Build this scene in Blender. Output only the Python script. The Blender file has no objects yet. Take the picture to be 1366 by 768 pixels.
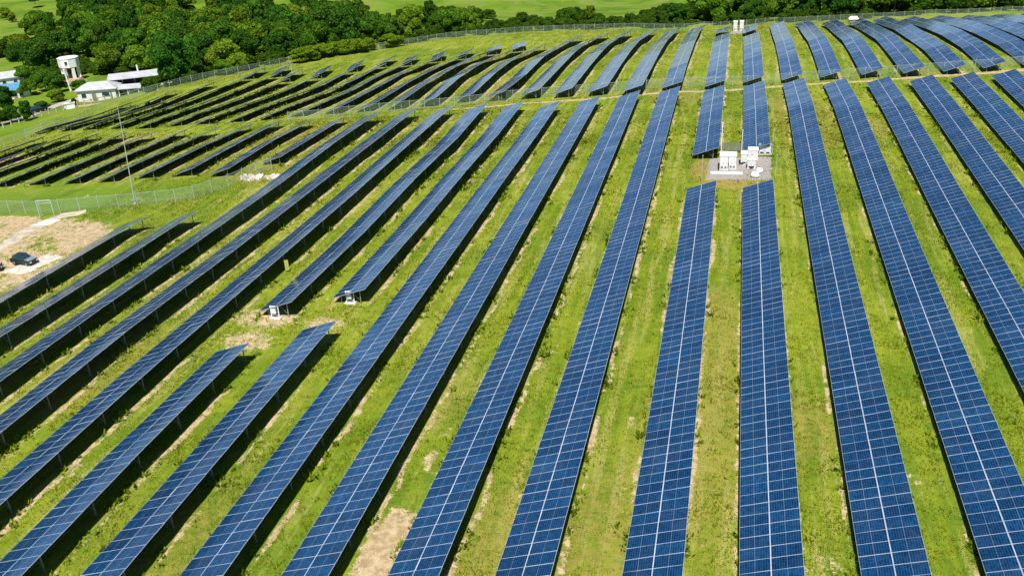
import bpy, math, random
import numpy as np
from mathutils import Matrix, Vector, Quaternion

random.seed(3)
RNG = np.random.default_rng(11)
scene = bpy.context.scene
COL = scene.collection
TERRAIN = [
    (-60.8, 61.81, -1.31), (-60.8, 86.61, -1.83), (-60.8, 126.28, -1.98), (-60.8, 144.94, -2.56), (-60.8, 156.22, -3.56), (-60.8, 185.28, -4.82), (-60.8, 202.68, -5.32), (-54.9, 62.33, -1.12),
    (-54.9, 86.98, -1.69), (-54.9, 128.06, -2.39), (-54.9, 147.92, -2.61), (-54.9, 158.01, -3.39), (-54.9, 179.82, -3.16), (-54.9, 223.72, -7.98), (-48.6, 63.27, -1.14), (-48.6, 87.78, -1.71),
    (-48.6, 126.94, -1.91), (-48.6, 148.25, -2.21), (-48.6, 160.96, -3.36), (-48.6, 197.73, -4.26), (-48.6, 230.75, -7.89), (-42.3, 35.72, -1.34), (-42.3, 46.64, -1.02), (-42.3, 64.54, -1.33),
    (-42.3, 88.99, -1.91), (-42.3, 128.77, -2.32), (-42.3, 148.24, -1.6), (-42.3, 159.79, -2.59), (-42.3, 177.72, -3.69), (-42.3, 209.11, -5), (-42.3, 254.13, -9.75), (-36.2, 161.74, -2.73),
    (-36.2, 197.05, -3.68), (-36.2, 225.98, -5.87), (-36.2, 263.38, -10.77), (-29.9, 161.26, -2.28), (-29.9, 193.91, -3.02), (-29.9, 224.24, -5.34), (-29.9, 266.65, -10.78), (-23.5, 160.92, -1.8),
    (-23.5, 194.31, -2.74), (-23.5, 237.23, -7.33), (-23.5, 276.35, -12.36), (-17, 159.29, -1.14), (-17, 187.72, -2.11), (-17, 233.33, -6.25), (-17, 281.88, -12.88), (-10.47, 165.1, -1.82),
    (-10.47, 210.09, -4.34), (-10.47, 246.23, -7.74), (-10.47, 293.13, -14.58), (11, 175.81, -2.76), (11, 228.78, -5.16), (11, 261.69, -7.79), (18.1, 177.61, -2.6), (18.1, 221.86, -3.9),
    (18.1, 273.46, -9.81), (25.3, 177.55, -2.17), (25.3, 221.12, -3.8), (25.3, 273.9, -9.53), (32.3, 120.99, -1.27), (32.3, 176.51, -1.59), (32.3, 216.29, -2.93), (32.3, 273.24, -9.48),
    (39.3, 177.68, -1.46), (39.3, 218.26, -3.33), (39.3, 277.26, -9.61), (46.3, 179.63, -1.33), (46.3, 220.79, -2.83), (46.3, 275.44, -9.36), (53.3, 189.01, -0.69), (53.3, 229.97, -3.48),
    (53.3, 272.78, -8.78), (60.3, 216.51, -2.16), (60.3, 283.55, -10.45), (-66.8, 86.34, -2.01), (-66.8, 95.92, -2.27), (-66.8, 117.28, -2.04), (-66.8, 144.07, -2.68), (-66.8, 155.43, -3.86),
    (-66.8, 201.34, -6.33), (-72.8, 85.54, -1.97), (-72.8, 94.03, -2.73), (-72.8, 113.43, -2.45), (-72.8, 142.92, -3.27), (-72.8, 154.2, -4.04), (-72.8, 190.95, -5.41), (-78.8, 113.47, -2.53),
    (-78.8, 143.03, -3.33), (-78.8, 152.02, -3.97), (-84.8, 112.67, -2.79), (-84.8, 143.46, -4.24), (-84.8, 150.93, -4.47), (-84.8, 187.06, -7.43), (-90.8, 111.36, -3.12), (-90.8, 141.73, -4.55),
    (-90.8, 150.63, -4.92), (-96.8, 111.32, -3.65), (-96.8, 141.26, -4.8), (-96.8, 148.77, -4.79), (-102.8, 110.91, -3.82), (-102.8, 139.95, -5.09), (-102.8, 148.71, -5.38), (-70, -30, -1.3),
    (-70, 10, -1.3), (-70, 50, -1.3), (-70, 90, -1.3), (-55, -30, -1.3), (-55, 10, -1.3), (-55, 50, -1.3), (-40, -30, -1.3), (-40, 10, -1.3),
    (-40, 50, -1.3), (-25, -30, -1.3), (-25, 10, -1.3), (-25, 50, -1.3), (-25, 90, -1.3), (-10, -30, -1.3), (-10, 10, -1.3), (-10, 50, -1.3),
    (-10, 90, -1.3), (5, -30, -1.3), (5, 10, -1.3), (5, 50, -1.3), (5, 90, -1.3), (20, -30, -1.3), (20, 10, -1.3), (20, 50, -1.3),
    (20, 90, -1.3), (35, -30, -1.3), (35, 10, -1.3), (35, 50, -1.3), (35, 90, -1.3), (50, -30, -1.3), (50, 10, -1.3), (50, 50, -1.3),
    (50, 90, -1.3), (65, -30, -1.3), (65, 10, -1.3), (65, 50, -1.3), (65, 90, -1.3), (80, -30, -1.3), (80, 10, -1.3), (80, 50, -1.3),
    (80, 90, -1.3), (-20, 120, -1.2), (-20, 150, -1.2), (-3, 120, -1.2), (-3, 150, -1.2), (4, 120, -1.2), (4, 150, -1.2), (14, 120, -1.2),
    (14, 150, -1.2), (25, 120, -1.2), (25, 150, -1.2), (46, 120, -1.2), (46, 150, -1.2), (60, 120, -1.2), (60, 150, -1.2), (75, 120, -1.2),
    (75, 150, -1.2), (75, 176, -1), (75, 218, -2.2), (75, 245, -4), (75, 280, -9.5), (90, 176, -1), (90, 218, -2.2), (90, 245, -4),
    (90, 280, -9.5), (105, 176, -1), (105, 218, -2.2), (105, 245, -4), (105, 280, -9.5), (120, 176, -1), (120, 218, -2.2), (120, 245, -4),
    (120, 280, -9.5), (-3, 176, -2.6), (-3, 222, -4.6), (-3, 262, -8.2), (4, 176, -2.6), (4, 222, -4.6), (4, 262, -8.2), (-95, 60, -2.4),
    (-90, 85, -2.4), (-120, 60, -4), (-120, 90, -4), (-125, 112, -4.6), (-118, 146, -5.8), (-135, 150, -7.4), (-150, 110, -7), (-150, 60, -6.5),
    (-150, 0, -6), (-100, 0, -3), (-133.37, 190.08, -9), (-129.83, 199.35, -9), (-120.75, 213.26, -9.3), (-110.29, 232.2, -10), (-99.69, 244.68, -10.5), (-83, 263.58, -10.8),
    (-73.09, 270.17, -11.2), (-62.75, 276.2, -11.7), (-47.5, 282.7, -12.3), (-29.66, 289.57, -13.2), (-9.22, 297.12, -14), (14.85, 280.91, -10.2), (29.42, 281.61, -9.8), (40.15, 285.94, -10),
    (57.25, 291.23, -10.2), (81.54, 296.11, -10.4), (-156.41, 198.85, -13.5), (-145.58, 199.78, -11.5), (-191, 231.98, -16), (-202.84, 217.39, -17), (-218.03, 239.92, -18), (-165.79, 193.56, -13.6),
    (-166.98, 174.08, -13), (-160.43, 176.49, -12.3), (-140.65, 167.19, -10.6), (-139.34, 149.48, -9), (-135.28, 140.04, -8), (-135.07, 173.16, -9.6), (-243.26, 283.08, -20), (-281.07, 329.96, -22),
    (-343.12, 407.03, -25), (-212.29, 279.75, -18), (-150.34, 248.91, -14), (-182.53, 304.55, -19), (-228.08, 384.05, -24), (-257.64, 369.97, -23), (-141.28, 293.4, -17), (-179.35, 375.57, -23),
    (-114.53, 319.43, -17), (-142.21, 398.87, -23), (-75.4, 332.62, -18), (-90.22, 399.19, -23), (-34.99, 341.15, -19), (-41.06, 399.49, -23), (4.88, 334.91, -17), (5.33, 388.77, -21),
    (55.72, 347.25, -17), (96.09, 350.64, -17), (-500, 500, -24), (-500, 640, -18.88), (-500, 850, -17.56), (-500, 1300, -12.56), (-500, -150, -3), (-350, 500, -24),
    (-350, 640, -19.05), (-350, 850, -20.9), (-350, 1300, -15.45), (-350, -150, -3), (-200, 500, -24), (-200, 640, -23.43), (-200, 850, -19.26), (-200, 1300, -15.73),
    (-200, -150, -3), (-100, 500, -24), (-100, 640, -23.67), (-100, 850, -16.21), (-100, 1300, -14.26), (-100, -150, -3), (0, 500, -24), (0, 640, -21),
    (0, 850, -13.63), (0, 1300, -12), (0, -150, -3), (100, 500, -24), (100, 640, -18.33), (100, 850, -13.1), (100, 1300, -9.74), (100, -150, -3),
    (200, 500, -24), (200, 640, -18.57), (200, 850, -14.94), (200, 1300, -8.27), (200, -150, -3), (350, 500, -24), (350, 640, -22.95), (350, 850, -19.45),
    (350, 1300, -8.55), (350, -150, -3), (500, 500, -24), (500, 640, -23.12), (500, 850, -20.84), (500, 1300, -11.44), (500, -150, -3), (-500, -100, -24),
    (500, -100, -12), (-500, 100, -24), (500, 100, -12), (-500, 250, -24), (500, 250, -12),
]
CAMERA_AXES = ((0.9728538, 0.0578159, -0.2240822), (0.2265786, -0.4350018, 0.8714560), (-0.0470921, -0.8985715, -0.4362930))
SEGMENTS = [
    ('lower', 'C', -10.47, 33.0, 160.58),
    ('lower', 'B', -17.0, 31.5, 156.01),
    ('lower', 'A', -23.5, 30.5, 152.83),
    ('lower', 'Z', -29.9, 29.5, 149.76),
    ('lower', 'W', -48.6, 34.5, 148.25),
    ('lower', 'V', -54.9, 41.5, 147.92),
    ('lower', 'U', -60.8, 48.0, 144.94),
    ('lower', 'F', 11.0, 37.0, 171.47),
    ('lower', 'G', 18.1, 38.0, 170.96),
    ('lower', 'H', 25.3, 64.0, 170.38),
    ('lower', 'I', 32.3, 91.0, 170.18),
    ('lower', 'J', 39.3, 118.0, 171.74),
    ('lower', 'K', 46.3, 145.0, 173.69),
    ('lower', 'D', -2.9, 30.0, 110.04),
    ('lower', 'E', 3.97, 30.0, 111.85),
    ('pad', 'D', -2.9, 123.59, 163.02),
    ('pad', 'E', 3.97, 125.81, 168.6),
    ('lower', 'X', -42.3, 30.0, 62.99),
    ('upperx', 'X', -42.3, 70.9, 148.25),
    ('lower', 'Y', -36.2, 30.0, 67.96),
    ('upperx', 'Y', -36.2, 74.8, 149.53),
    ('lot', 'T', -66.8, 56.0, 95.04),
    ('lot', 'S', -72.8, 62.5, 93.08),
    ('left', 'T', -66.8, 118.48, 144.07),
    ('left', 'S', -72.8, 113.43, 142.92),
    ('left', 'R', -78.8, 113.47, 143.03),
    ('left', 'Q', -84.8, 112.67, 143.46),
    ('left', 'P', -90.8, 111.36, 141.73),
    ('left', 'O', -96.8, 111.32, 141.26),
    ('left', 'Nn', -102.8, 110.91, 139.95),
    ('left', 'M1', -108.8, 109.5, 140.5),
    ('left', 'L1', -114.8, 109.5, 140.5),
    ('left', 'K1', -120.8, 109.5, 140.5),
    ('left', 'J1', -126.8, 109.5, 140.5),
    ('back', 'C', -10.47, 165.1, 290.0),
    ('back', 'B', -17.0, 159.29, 279.31),
    ('back', 'A', -23.5, 160.92, 274.8),
    ('back', 'Z', -29.9, 161.26, 264.74),
    ('back', 'Y', -36.2, 161.74, 261.81),
    ('back', 'X', -42.3, 159.79, 252.86),
    ('back', 'W', -48.6, 160.96, 232.64),
    ('back', 'V', -54.9, 158.01, 232.01),
    ('back', 'U', -60.8, 156.22, 228.0),
    ('back', 'T', -66.8, 155.43, 221.0),
    ('back', 'S', -72.8, 154.2, 217.0),
    ('back', 'R', -78.8, 152.02, 212.0),
    ('back', 'Q', -84.8, 150.93, 211.0),
    ('back', 'P', -90.8, 150.63, 205.0),
    ('back', 'O', -96.8, 148.77, 198.0),
    ('back', 'Nn', -102.8, 148.71, 194.0),
    ('back', 'M1', -108.8, 147.5, 200.0),
    ('back', 'L1', -114.8, 147.5, 198.0),
    ('back', 'K1', -120.8, 147.5, 192.0),
    ('back', 'J1', -126.8, 147.5, 185.0),
    ('back', 'I1', -132.8, 147.5, 176.0),
    ('back', 'D', -2.9, 167.89, 237.07),
    ('back2', 'D', -2.9, 245.92, 254.11),
    ('back', 'E', 3.97, 172.38, 234.27),
    ('back2', 'E', 3.97, 241.72, 256.27),
    ('back', 'F', 11.0, 175.28, 260.07),
    ('back', 'G', 18.1, 177.66, 273.6),
    ('back', 'H', 25.3, 177.55, 273.03),
    ('back', 'I', 32.3, 176.53, 273.33),
    ('back', 'J', 39.3, 177.68, 277.26),
    ('back', 'K', 46.3, 179.63, 275.44),
    ('back', 'L', 53.3, 181.0, 276.0),
    ('back', 'M', 60.3, 182.0, 276.0),
    ('back', 'N2', 67.3, 184.0, 276.0),
    ('back', 'O2', 74.3, 186.0, 276.0),
    ('back', 'P2', 81.3, 195.0, 276.0),
    ('back', 'Q2', 88.3, 205.0, 276.0),
]
REAR = [
    (-115.8, 204.6, 0.0),
    (-109.8, 206.6, 0.0),
    (-103.8, 200.6, 0.0),
    (-97.8, 204.6, 0.0),
    (-91.8, 211.6, 0.0),
    (-85.8, 217.6, 0.0),
    (-79.8, 218.6, 0.0),
    (-73.8, 223.6, 0.0),
    (-67.8, 227.6, 0.0),
    (-61.8, 234.6, 0.0),
    (-55.9, 238.60999999999999, 0.0),
]
TREES = [
    (-248.6, 278.8, 9.0, 2, 2, 5.2, 8.4, 'yellow green tree, first from left, front rank around the white water tower'),
    (-231.9, 259.1, 8.9, 4, 0, 4.01, 7.7, 'dark green tree, second from left, front rank around the white water tower'),
    (-236.5, 266.5, 8.2, 3, 2, 5.14, 7.6, 'yellow green tree, third from left, front rank around the white water tower'),
    (-215.7, 249.8, 11.2, 0, 0, 3.82, 11.3, 'dark green tree, fourth from left, front rank around the white water tower'),
    (-221.9, 257.8, 8.3, 0, 1, 3.22, 8.5, 'mid green tree, fifth from left, front rank around the white water tower'),
    (-235.2, 280.4, 9.5, 1, 0, 3.24, 9.6, 'dark green tree, sixth from left, front rank around the white water tower'),
    (-220.1, 272.5, 11.4, 3, 0, 3.7, 10.7, 'dark green tree, seventh from left, front rank around the white water tower'),
    (-225.1, 280.9, 12.4, 1, 1, 6.26, 10.2, 'mid green tree, eighth from left, front rank around the white water tower'),
    (-282.5, 326.3, 10.6, 2, 2, 4.08, 9.7, 'yellow green tree, first from left, middle rank around the white water tower'),
    (-286.9, 336.6, 10.1, 5, 1, 0.14, 8.3, 'mid green tree, second from left, middle rank around the white water tower'),
    (-267.6, 314.3, 8.7, 1, 1, 6.25, 7.9, 'mid green tree, third from left, middle rank around the white water tower'),
    (-253.6, 302.0, 10.6, 3, 1, 1.89, 8.6, 'mid green tree, fourth from left, middle rank around the white water tower'),
    (-258.5, 309.9, 8.4, 4, 2, 6.16, 7.2, 'yellow green tree, fifth from left, middle rank around the white water tower'),
    (-236.0, 293.6, 9.7, 0, 1, 4.4, 8.1, 'mid green tree, sixth from left, middle rank around the white water tower'),
    (-260.3, 325.7, 9.4, 5, 2, 5.59, 9.2, 'yellow green tree, seventh from left, middle rank around the white water tower'),
    (-252.4, 318.9, 10.8, 1, 2, 1.16, 9.9, 'yellow green tree, eighth from left, middle rank around the white water tower'),
    (-241.3, 305.4, 13.0, 2, 2, 1.92, 11.3, 'yellow green tree, ninth from left, middle rank around the white water tower'),
    (-331.2, 410.3, 10.8, 2, 1, 5.97, 8.7, 'mid green tree, first from left, rear rank around the white water tower'),
    (-282.0, 347.3, 10.8, 3, 1, 1.0, 10.9, 'mid green tree, second from left, rear rank around the white water tower'),
    (-340.4, 424.3, 11.2, 2, 2, 3.96, 10.0, 'yellow green tree, third from left, rear rank around the white water tower'),
    (-290.2, 362.0, 11.7, 0, 0, 6.07, 11.5, 'dark green tree, fourth from left, rear rank around the white water tower'),
    (-304.5, 382.9, 10.8, 5, 0, 4.77, 10.1, 'dark green tree, fifth from left, rear rank around the white water tower'),
    (-266.0, 335.2, 13.2, 2, 1, 6.23, 11.5, 'mid green tree, sixth from left, rear rank around the white water tower'),
    (-317.7, 403.1, 12.0, 4, 0, 0.79, 11.5, 'dark green tree, seventh from left, rear rank around the white water tower'),
    (-333.1, 432.0, 12.6, 5, 2, 1.89, 11.5, 'yellow green tree, eighth from left, rear rank around the white water tower'),
    (-291.8, 377.1, 12.3, 4, 0, 4.33, 11.5, 'dark green tree, ninth from left, rear rank around the white water tower'),
    (-210.6, 271.1, 12.4, 5, 1, 0.43, 11.5, 'mid green tree, first from left, front rank behind the grey farm sheds'),
    (-199.9, 259.3, 11.1, 3, 1, 1.1, 9.4, 'mid green tree, second from left, front rank behind the grey farm sheds'),
    (-189.1, 257.3, 11.3, 4, 0, 4.78, 9.5, 'dark green tree, third from left, front rank behind the grey farm sheds'),
    (-200.3, 273.3, 9.3, 2, 0, 5.64, 9.7, 'dark green tree, fourth from left, front rank behind the grey farm sheds'),
    (-179.6, 247.5, 12.0, 0, 1, 2.73, 10.2, 'mid green tree, fifth from left, front rank behind the grey farm sheds'),
    (-162.9, 235.9, 11.8, 3, 2, 5.24, 11.2, 'yellow green tree, sixth from left, front rank behind the grey farm sheds'),
    (-151.5, 220.0, 10.4, 4, 2, 0.73, 10.8, 'yellow green tree, seventh from left, front rank behind the grey farm sheds'),
    (-187.4, 275.3, 13.3, 4, 1, 5.06, 11.5, 'mid green tree, eighth from left, front rank behind the grey farm sheds'),
    (-225.4, 292.7, 12.0, 5, 1, 3.94, 11.5, 'mid green tree, first from left, second rank behind the grey farm sheds'),
    (-257.6, 337.7, 11.7, 5, 0, 4.49, 11.5, 'dark green tree, second from left, second rank behind the grey farm sheds'),
    (-234.9, 312.7, 12.5, 0, 1, 4.01, 11.5, 'mid green tree, third from left, second rank behind the grey farm sheds'),
    (-249.5, 332.8, 12.2, 0, 1, 0.64, 9.9, 'mid green tree, fourth from left, second rank behind the grey farm sheds'),
    (-208.0, 283.6, 9.5, 3, 0, 1.57, 8.5, 'dark green tree, fifth from left, second rank behind the grey farm sheds'),
    (-222.1, 304.4, 8.6, 5, 0, 1.22, 8.7, 'dark green tree, sixth from left, second rank behind the grey farm sheds'),
    (-213.0, 294.0, 12.7, 3, 0, 3.98, 11.5, 'dark green tree, seventh from left, second rank behind the grey farm sheds'),
    (-235.1, 328.4, 11.7, 4, 1, 4.44, 9.6, 'mid green tree, eighth from left, second rank behind the grey farm sheds'),
    (-222.8, 317.3, 9.7, 1, 2, 2.81, 10.1, 'yellow green tree, ninth from left, second rank behind the grey farm sheds'),
    (-270.6, 349.6, 9.1, 5, 1, 5.05, 9.5, 'mid green tree, first from left, third rank behind the grey farm sheds'),
    (-274.6, 363.4, 11.4, 3, 0, 1.76, 9.1, 'dark green tree, second from left, third rank behind the grey farm sheds'),
    (-263.7, 357.6, 12.8, 2, 0, 4.31, 11.5, 'dark green tree, third from left, third rank behind the grey farm sheds'),
    (-258.0, 350.3, 9.4, 4, 2, 2.47, 7.8, 'yellow green tree, fourth from left, third rank behind the grey farm sheds'),
    (-250.9, 343.4, 12.1, 4, 0, 5.96, 11.5, 'dark green tree, fifth from left, third rank behind the grey farm sheds'),
    (-252.5, 359.0, 9.1, 5, 1, 1.77, 8.6, 'mid green tree, sixth from left, third rank behind the grey farm sheds'),
    (-241.2, 346.6, 13.1, 3, 0, 4.61, 10.5, 'dark green tree, seventh from left, third rank behind the grey farm sheds'),
    (-235.2, 338.1, 11.6, 5, 2, 5.5, 9.9, 'yellow green tree, eighth from left, third rank behind the grey farm sheds'),
    (-285.3, 370.4, 9.9, 3, 0, 3.61, 9.3, 'dark green tree, first from left, fourth rank behind the grey farm sheds'),
    (-299.7, 399.7, 11.7, 3, 0, 1.05, 9.8, 'dark green tree, second from left, fourth rank behind the grey farm sheds'),
    (-302.9, 410.9, 12.5, 0, 2, 1.66, 11.5, 'yellow green tree, third from left, fourth rank behind the grey farm sheds'),
    (-285.1, 385.5, 10.4, 5, 0, 3.87, 8.6, 'dark green tree, fourth from left, fourth rank behind the grey farm sheds'),
    (-274.9, 385.8, 12.4, 3, 1, 4.74, 10.9, 'mid green tree, fifth from left, fourth rank behind the grey farm sheds'),
    (-258.6, 364.9, 13.3, 1, 1, 4.97, 11.5, 'mid green tree, sixth from left, fourth rank behind the grey farm sheds'),
    (-267.6, 379.7, 11.3, 5, 0, 3.68, 11.5, 'dark green tree, seventh from left, fourth rank behind the grey farm sheds'),
    (-259.9, 374.0, 10.6, 5, 1, 0.3, 9.7, 'mid green tree, eighth from left, fourth rank behind the grey farm sheds'),
    (-282.3, 408.9, 13.4, 4, 2, 5.77, 11.5, 'yellow green tree, ninth from left, fourth rank behind the grey farm sheds'),
    (-323.0, 421.0, 10.7, 0, 1, 2.77, 10.4, 'mid green tree, first from left, rear rank behind the grey farm sheds'),
    (-350.6, 462.6, 13.3, 2, 0, 5.02, 11.5, 'dark green tree, second from left, rear rank behind the grey farm sheds'),
    (-343.2, 455.6, 12.1, 2, 0, 2.4, 11.5, 'dark green tree, third from left, rear rank behind the grey farm sheds'),
    (-338.5, 465.5, 13.0, 1, 1, 1.52, 11.5, 'mid green tree, fourth from left, rear rank behind the grey farm sheds'),
    (-300.3, 420.7, 10.9, 1, 1, 5.09, 10.6, 'mid green tree, fifth from left, rear rank behind the grey farm sheds'),
    (-329.4, 466.0, 13.0, 1, 2, 0.8, 11.1, 'yellow green tree, sixth from left, rear rank behind the grey farm sheds'),
    (-317.9, 464.6, 12.9, 3, 0, 2.86, 11.5, 'dark green tree, seventh from left, rear rank behind the grey farm sheds'),
    (-306.8, 447.6, 12.7, 1, 0, 6.09, 10.3, 'dark green tree, eighth from left, rear rank behind the grey farm sheds'),
    (-282.2, 420.9, 11.3, 4, 1, 5.71, 10.6, 'mid green tree, ninth from left, rear rank behind the grey farm sheds'),
    (-136.7, 201.7, 12.8, 0, 0, 5.58, 11.5, 'dark green tree, first from left, front rank just right of the farm sheds'),
    (-171.6, 260.9, 13.1, 2, 0, 5.49, 10.7, 'dark green tree, second from left, front rank just right of the farm sheds'),
    (-164.0, 250.3, 10.5, 5, 0, 6.01, 10.9, 'dark green tree, third from left, front rank just right of the farm sheds'),
    (-150.8, 232.9, 10.1, 4, 1, 3.38, 10.4, 'mid green tree, fourth from left, front rank just right of the farm sheds'),
    (-140.2, 221.6, 10.7, 5, 0, 6.06, 9.5, 'dark green tree, fifth from left, front rank just right of the farm sheds'),
    (-150.4, 244.8, 12.1, 1, 2, 1.64, 10.4, 'yellow green tree, sixth from left, front rank just right of the farm sheds'),
    (-157.0, 259.2, 8.7, 3, 0, 3.3, 7.4, 'dark green tree, seventh from left, front rank just right of the farm sheds'),
    (-144.3, 239.3, 12.3, 0, 1, 5.36, 10.6, 'mid green tree, eighth from left, front rank just right of the farm sheds'),
    (-130.5, 215.9, 9.1, 1, 2, 3.6, 8.0, 'yellow green tree, ninth from left, front rank just right of the farm sheds'),
    (-131.7, 228.5, 10.3, 2, 0, 0.14, 8.4, 'dark green tree, tenth from left, front rank just right of the farm sheds'),
    (-141.0, 248.9, 11.2, 4, 2, 0.67, 10.5, 'yellow green tree, eleventh from left, front rank just right of the farm sheds'),
    (-188.4, 283.3, 11.5, 0, 0, 4.99, 10.6, 'dark green tree, first from left, second rank just right of the farm sheds'),
    (-202.1, 305.2, 12.4, 4, 0, 5.9, 11.5, 'dark green tree, second from left, second rank just right of the farm sheds'),
    (-196.2, 296.3, 12.3, 4, 0, 2.38, 10.4, 'dark green tree, third from left, second rank just right of the farm sheds'),
    (-184.4, 290.9, 11.4, 4, 2, 2.57, 9.9, 'yellow green tree, fourth from left, second rank just right of the farm sheds'),
    (-174.4, 280.1, 11.5, 2, 0, 0.19, 11.5, 'dark green tree, fifth from left, second rank just right of the farm sheds'),
    (-185.1, 301.6, 13.3, 1, 2, 2.41, 11.1, 'yellow green tree, sixth from left, second rank just right of the farm sheds'),
    (-163.7, 274.8, 9.3, 3, 1, 6.03, 8.3, 'mid green tree, seventh from left, second rank just right of the farm sheds'),
    (-174.0, 293.0, 9.6, 5, 2, 1.95, 9.8, 'yellow green tree, eighth from left, second rank just right of the farm sheds'),
    (-174.7, 302.0, 13.4, 0, 0, 0.51, 11.5, 'dark green tree, ninth from left, second rank just right of the farm sheds'),
    (-148.9, 259.0, 12.4, 3, 2, 5.78, 11.5, 'yellow green tree, tenth from left, second rank just right of the farm sheds'),
    (-159.3, 286.0, 9.6, 4, 0, 0.9, 8.8, 'dark green tree, eleventh from left, second rank just right of the farm sheds'),
    (-209.6, 314.4, 12.9, 4, 2, 2.23, 11.3, 'yellow green tree, first from left, third rank just right of the farm sheds'),
    (-220.8, 334.1, 12.2, 3, 2, 1.84, 11.5, 'yellow green tree, second from left, third rank just right of the farm sheds'),
    (-229.6, 349.9, 8.9, 5, 0, 0.96, 7.6, 'dark green tree, third from left, third rank just right of the farm sheds'),
    (-217.8, 341.6, 8.1, 2, 2, 1.56, 7.5, 'yellow green tree, fourth from left, third rank just right of the farm sheds'),
    (-199.0, 322.9, 9.8, 5, 1, 0.72, 8.0, 'mid green tree, fifth from left, third rank just right of the farm sheds'),
    (-188.6, 312.4, 9.3, 5, 2, 3.16, 7.5, 'yellow green tree, sixth from left, third rank just right of the farm sheds'),
    (-201.7, 340.3, 9.5, 3, 0, 1.28, 8.6, 'dark green tree, seventh from left, third rank just right of the farm sheds'),
    (-190.8, 325.4, 11.5, 5, 2, 2.39, 9.3, 'yellow green tree, eighth from left, third rank just right of the farm sheds'),
    (-188.0, 335.6, 10.5, 1, 2, 0.51, 11.0, 'yellow green tree, ninth from left, third rank just right of the farm sheds'),
    (-179.1, 322.6, 12.1, 1, 1, 6.15, 10.9, 'mid green tree, tenth from left, third rank just right of the farm sheds'),
    (-191.6, 347.2, 12.7, 5, 0, 5.68, 11.5, 'dark green tree, eleventh from left, third rank just right of the farm sheds'),
    (-266.7, 397.7, 9.7, 1, 1, 4.72, 8.1, 'mid green tree, first from left, fourth rank just right of the farm sheds'),
    (-252.8, 379.9, 10.9, 2, 0, 3.9, 10.6, 'dark green tree, second from left, fourth rank just right of the farm sheds'),
    (-258.7, 390.0, 10.6, 2, 0, 1.58, 9.8, 'dark green tree, third from left, fourth rank just right of the farm sheds'),
    (-228.2, 374.6, 11.2, 3, 2, 0.26, 9.2, 'yellow green tree, fourth from left, fourth rank just right of the farm sheds'),
    (-231.9, 384.3, 9.7, 0, 1, 5.48, 9.1, 'mid green tree, fifth from left, fourth rank just right of the farm sheds'),
    (-236.3, 395.8, 12.0, 2, 2, 5.06, 10.8, 'yellow green tree, sixth from left, fourth rank just right of the farm sheds'),
    (-207.9, 354.6, 11.8, 3, 0, 4.34, 9.9, 'dark green tree, seventh from left, fourth rank just right of the farm sheds'),
    (-214.0, 371.3, 11.5, 0, 1, 6.28, 10.0, 'mid green tree, eighth from left, fourth rank just right of the farm sheds'),
    (-220.9, 385.6, 12.9, 4, 0, 5.15, 11.5, 'dark green tree, ninth from left, fourth rank just right of the farm sheds'),
    (-205.7, 362.5, 10.3, 1, 0, 1.64, 8.8, 'dark green tree, tenth from left, fourth rank just right of the farm sheds'),
    (-198.3, 352.7, 12.8, 1, 0, 2.74, 11.1, 'dark green tree, eleventh from left, fourth rank just right of the farm sheds'),
    (-295.3, 442.1, 11.5, 0, 2, 2.87, 10.7, 'yellow green tree, first from left, rear rank just right of the farm sheds'),
    (-266.8, 408.1, 10.8, 2, 1, 1.13, 9.5, 'mid green tree, second from left, rear rank just right of the farm sheds'),
    (-295.2, 454.7, 10.7, 4, 0, 4.41, 10.9, 'dark green tree, third from left, rear rank just right of the farm sheds'),
    (-257.5, 398.9, 12.0, 1, 2, 1.87, 11.5, 'yellow green tree, fourth from left, rear rank just right of the farm sheds'),
    (-267.0, 452.8, 11.6, 1, 1, 2.33, 11.1, 'mid green tree, fifth from left, rear rank just right of the farm sheds'),
    (-244.0, 431.6, 10.2, 5, 1, 0.16, 8.6, 'mid green tree, sixth from left, rear rank just right of the farm sheds'),
    (-249.9, 443.8, 11.4, 3, 2, 1.73, 11.5, 'yellow green tree, seventh from left, rear rank just right of the farm sheds'),
    (-234.0, 417.4, 13.2, 3, 2, 4.36, 11.5, 'yellow green tree, eighth from left, rear rank just right of the farm sheds'),
    (-251.9, 453.0, 13.3, 0, 0, 5.66, 11.5, 'dark green tree, ninth from left, rear rank just right of the farm sheds'),
    (-221.5, 400.9, 10.9, 1, 1, 3.95, 8.9, 'mid green tree, tenth from left, rear rank just right of the farm sheds'),
    (-225.0, 410.0, 10.7, 4, 1, 2.9, 9.0, 'mid green tree, eleventh from left, rear rank just right of the farm sheds'),
    (-148.3, 271.8, 9.3, 1, 0, 3.73, 8.3, 'dark green tree, first from left, front rank behind the pale green hedge'),
    (-152.6, 280.6, 8.5, 4, 1, 5.9, 7.0, 'mid green tree, second from left, front rank behind the pale green hedge'),
    (-123.4, 233.9, 8.7, 2, 0, 3.08, 9.0, 'dark green tree, third from left, front rank behind the pale green hedge'),
    (-134.5, 256.9, 9.7, 0, 1, 3.29, 8.1, 'mid green tree, fourth from left, front rank behind the pale green hedge'),
    (-128.7, 247.3, 8.2, 5, 2, 3.5, 7.8, 'yellow green tree, fifth from left, front rank behind the pale green hedge'),
    (-115.2, 237.6, 10.0, 1, 1, 4.23, 10.1, 'mid green tree, sixth from left, front rank behind the pale green hedge'),
    (-123.5, 262.9, 8.7, 2, 0, 5.53, 8.9, 'dark green tree, seventh from left, front rank behind the pale green hedge'),
    (-110.1, 246.5, 12.6, 2, 0, 2.07, 10.9, 'dark green tree, eighth from left, front rank behind the pale green hedge'),
    (-166.3, 302.4, 13.4, 3, 1, 0.64, 11.5, 'mid green tree, first from left, second rank behind the pale green hedge'),
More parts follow.
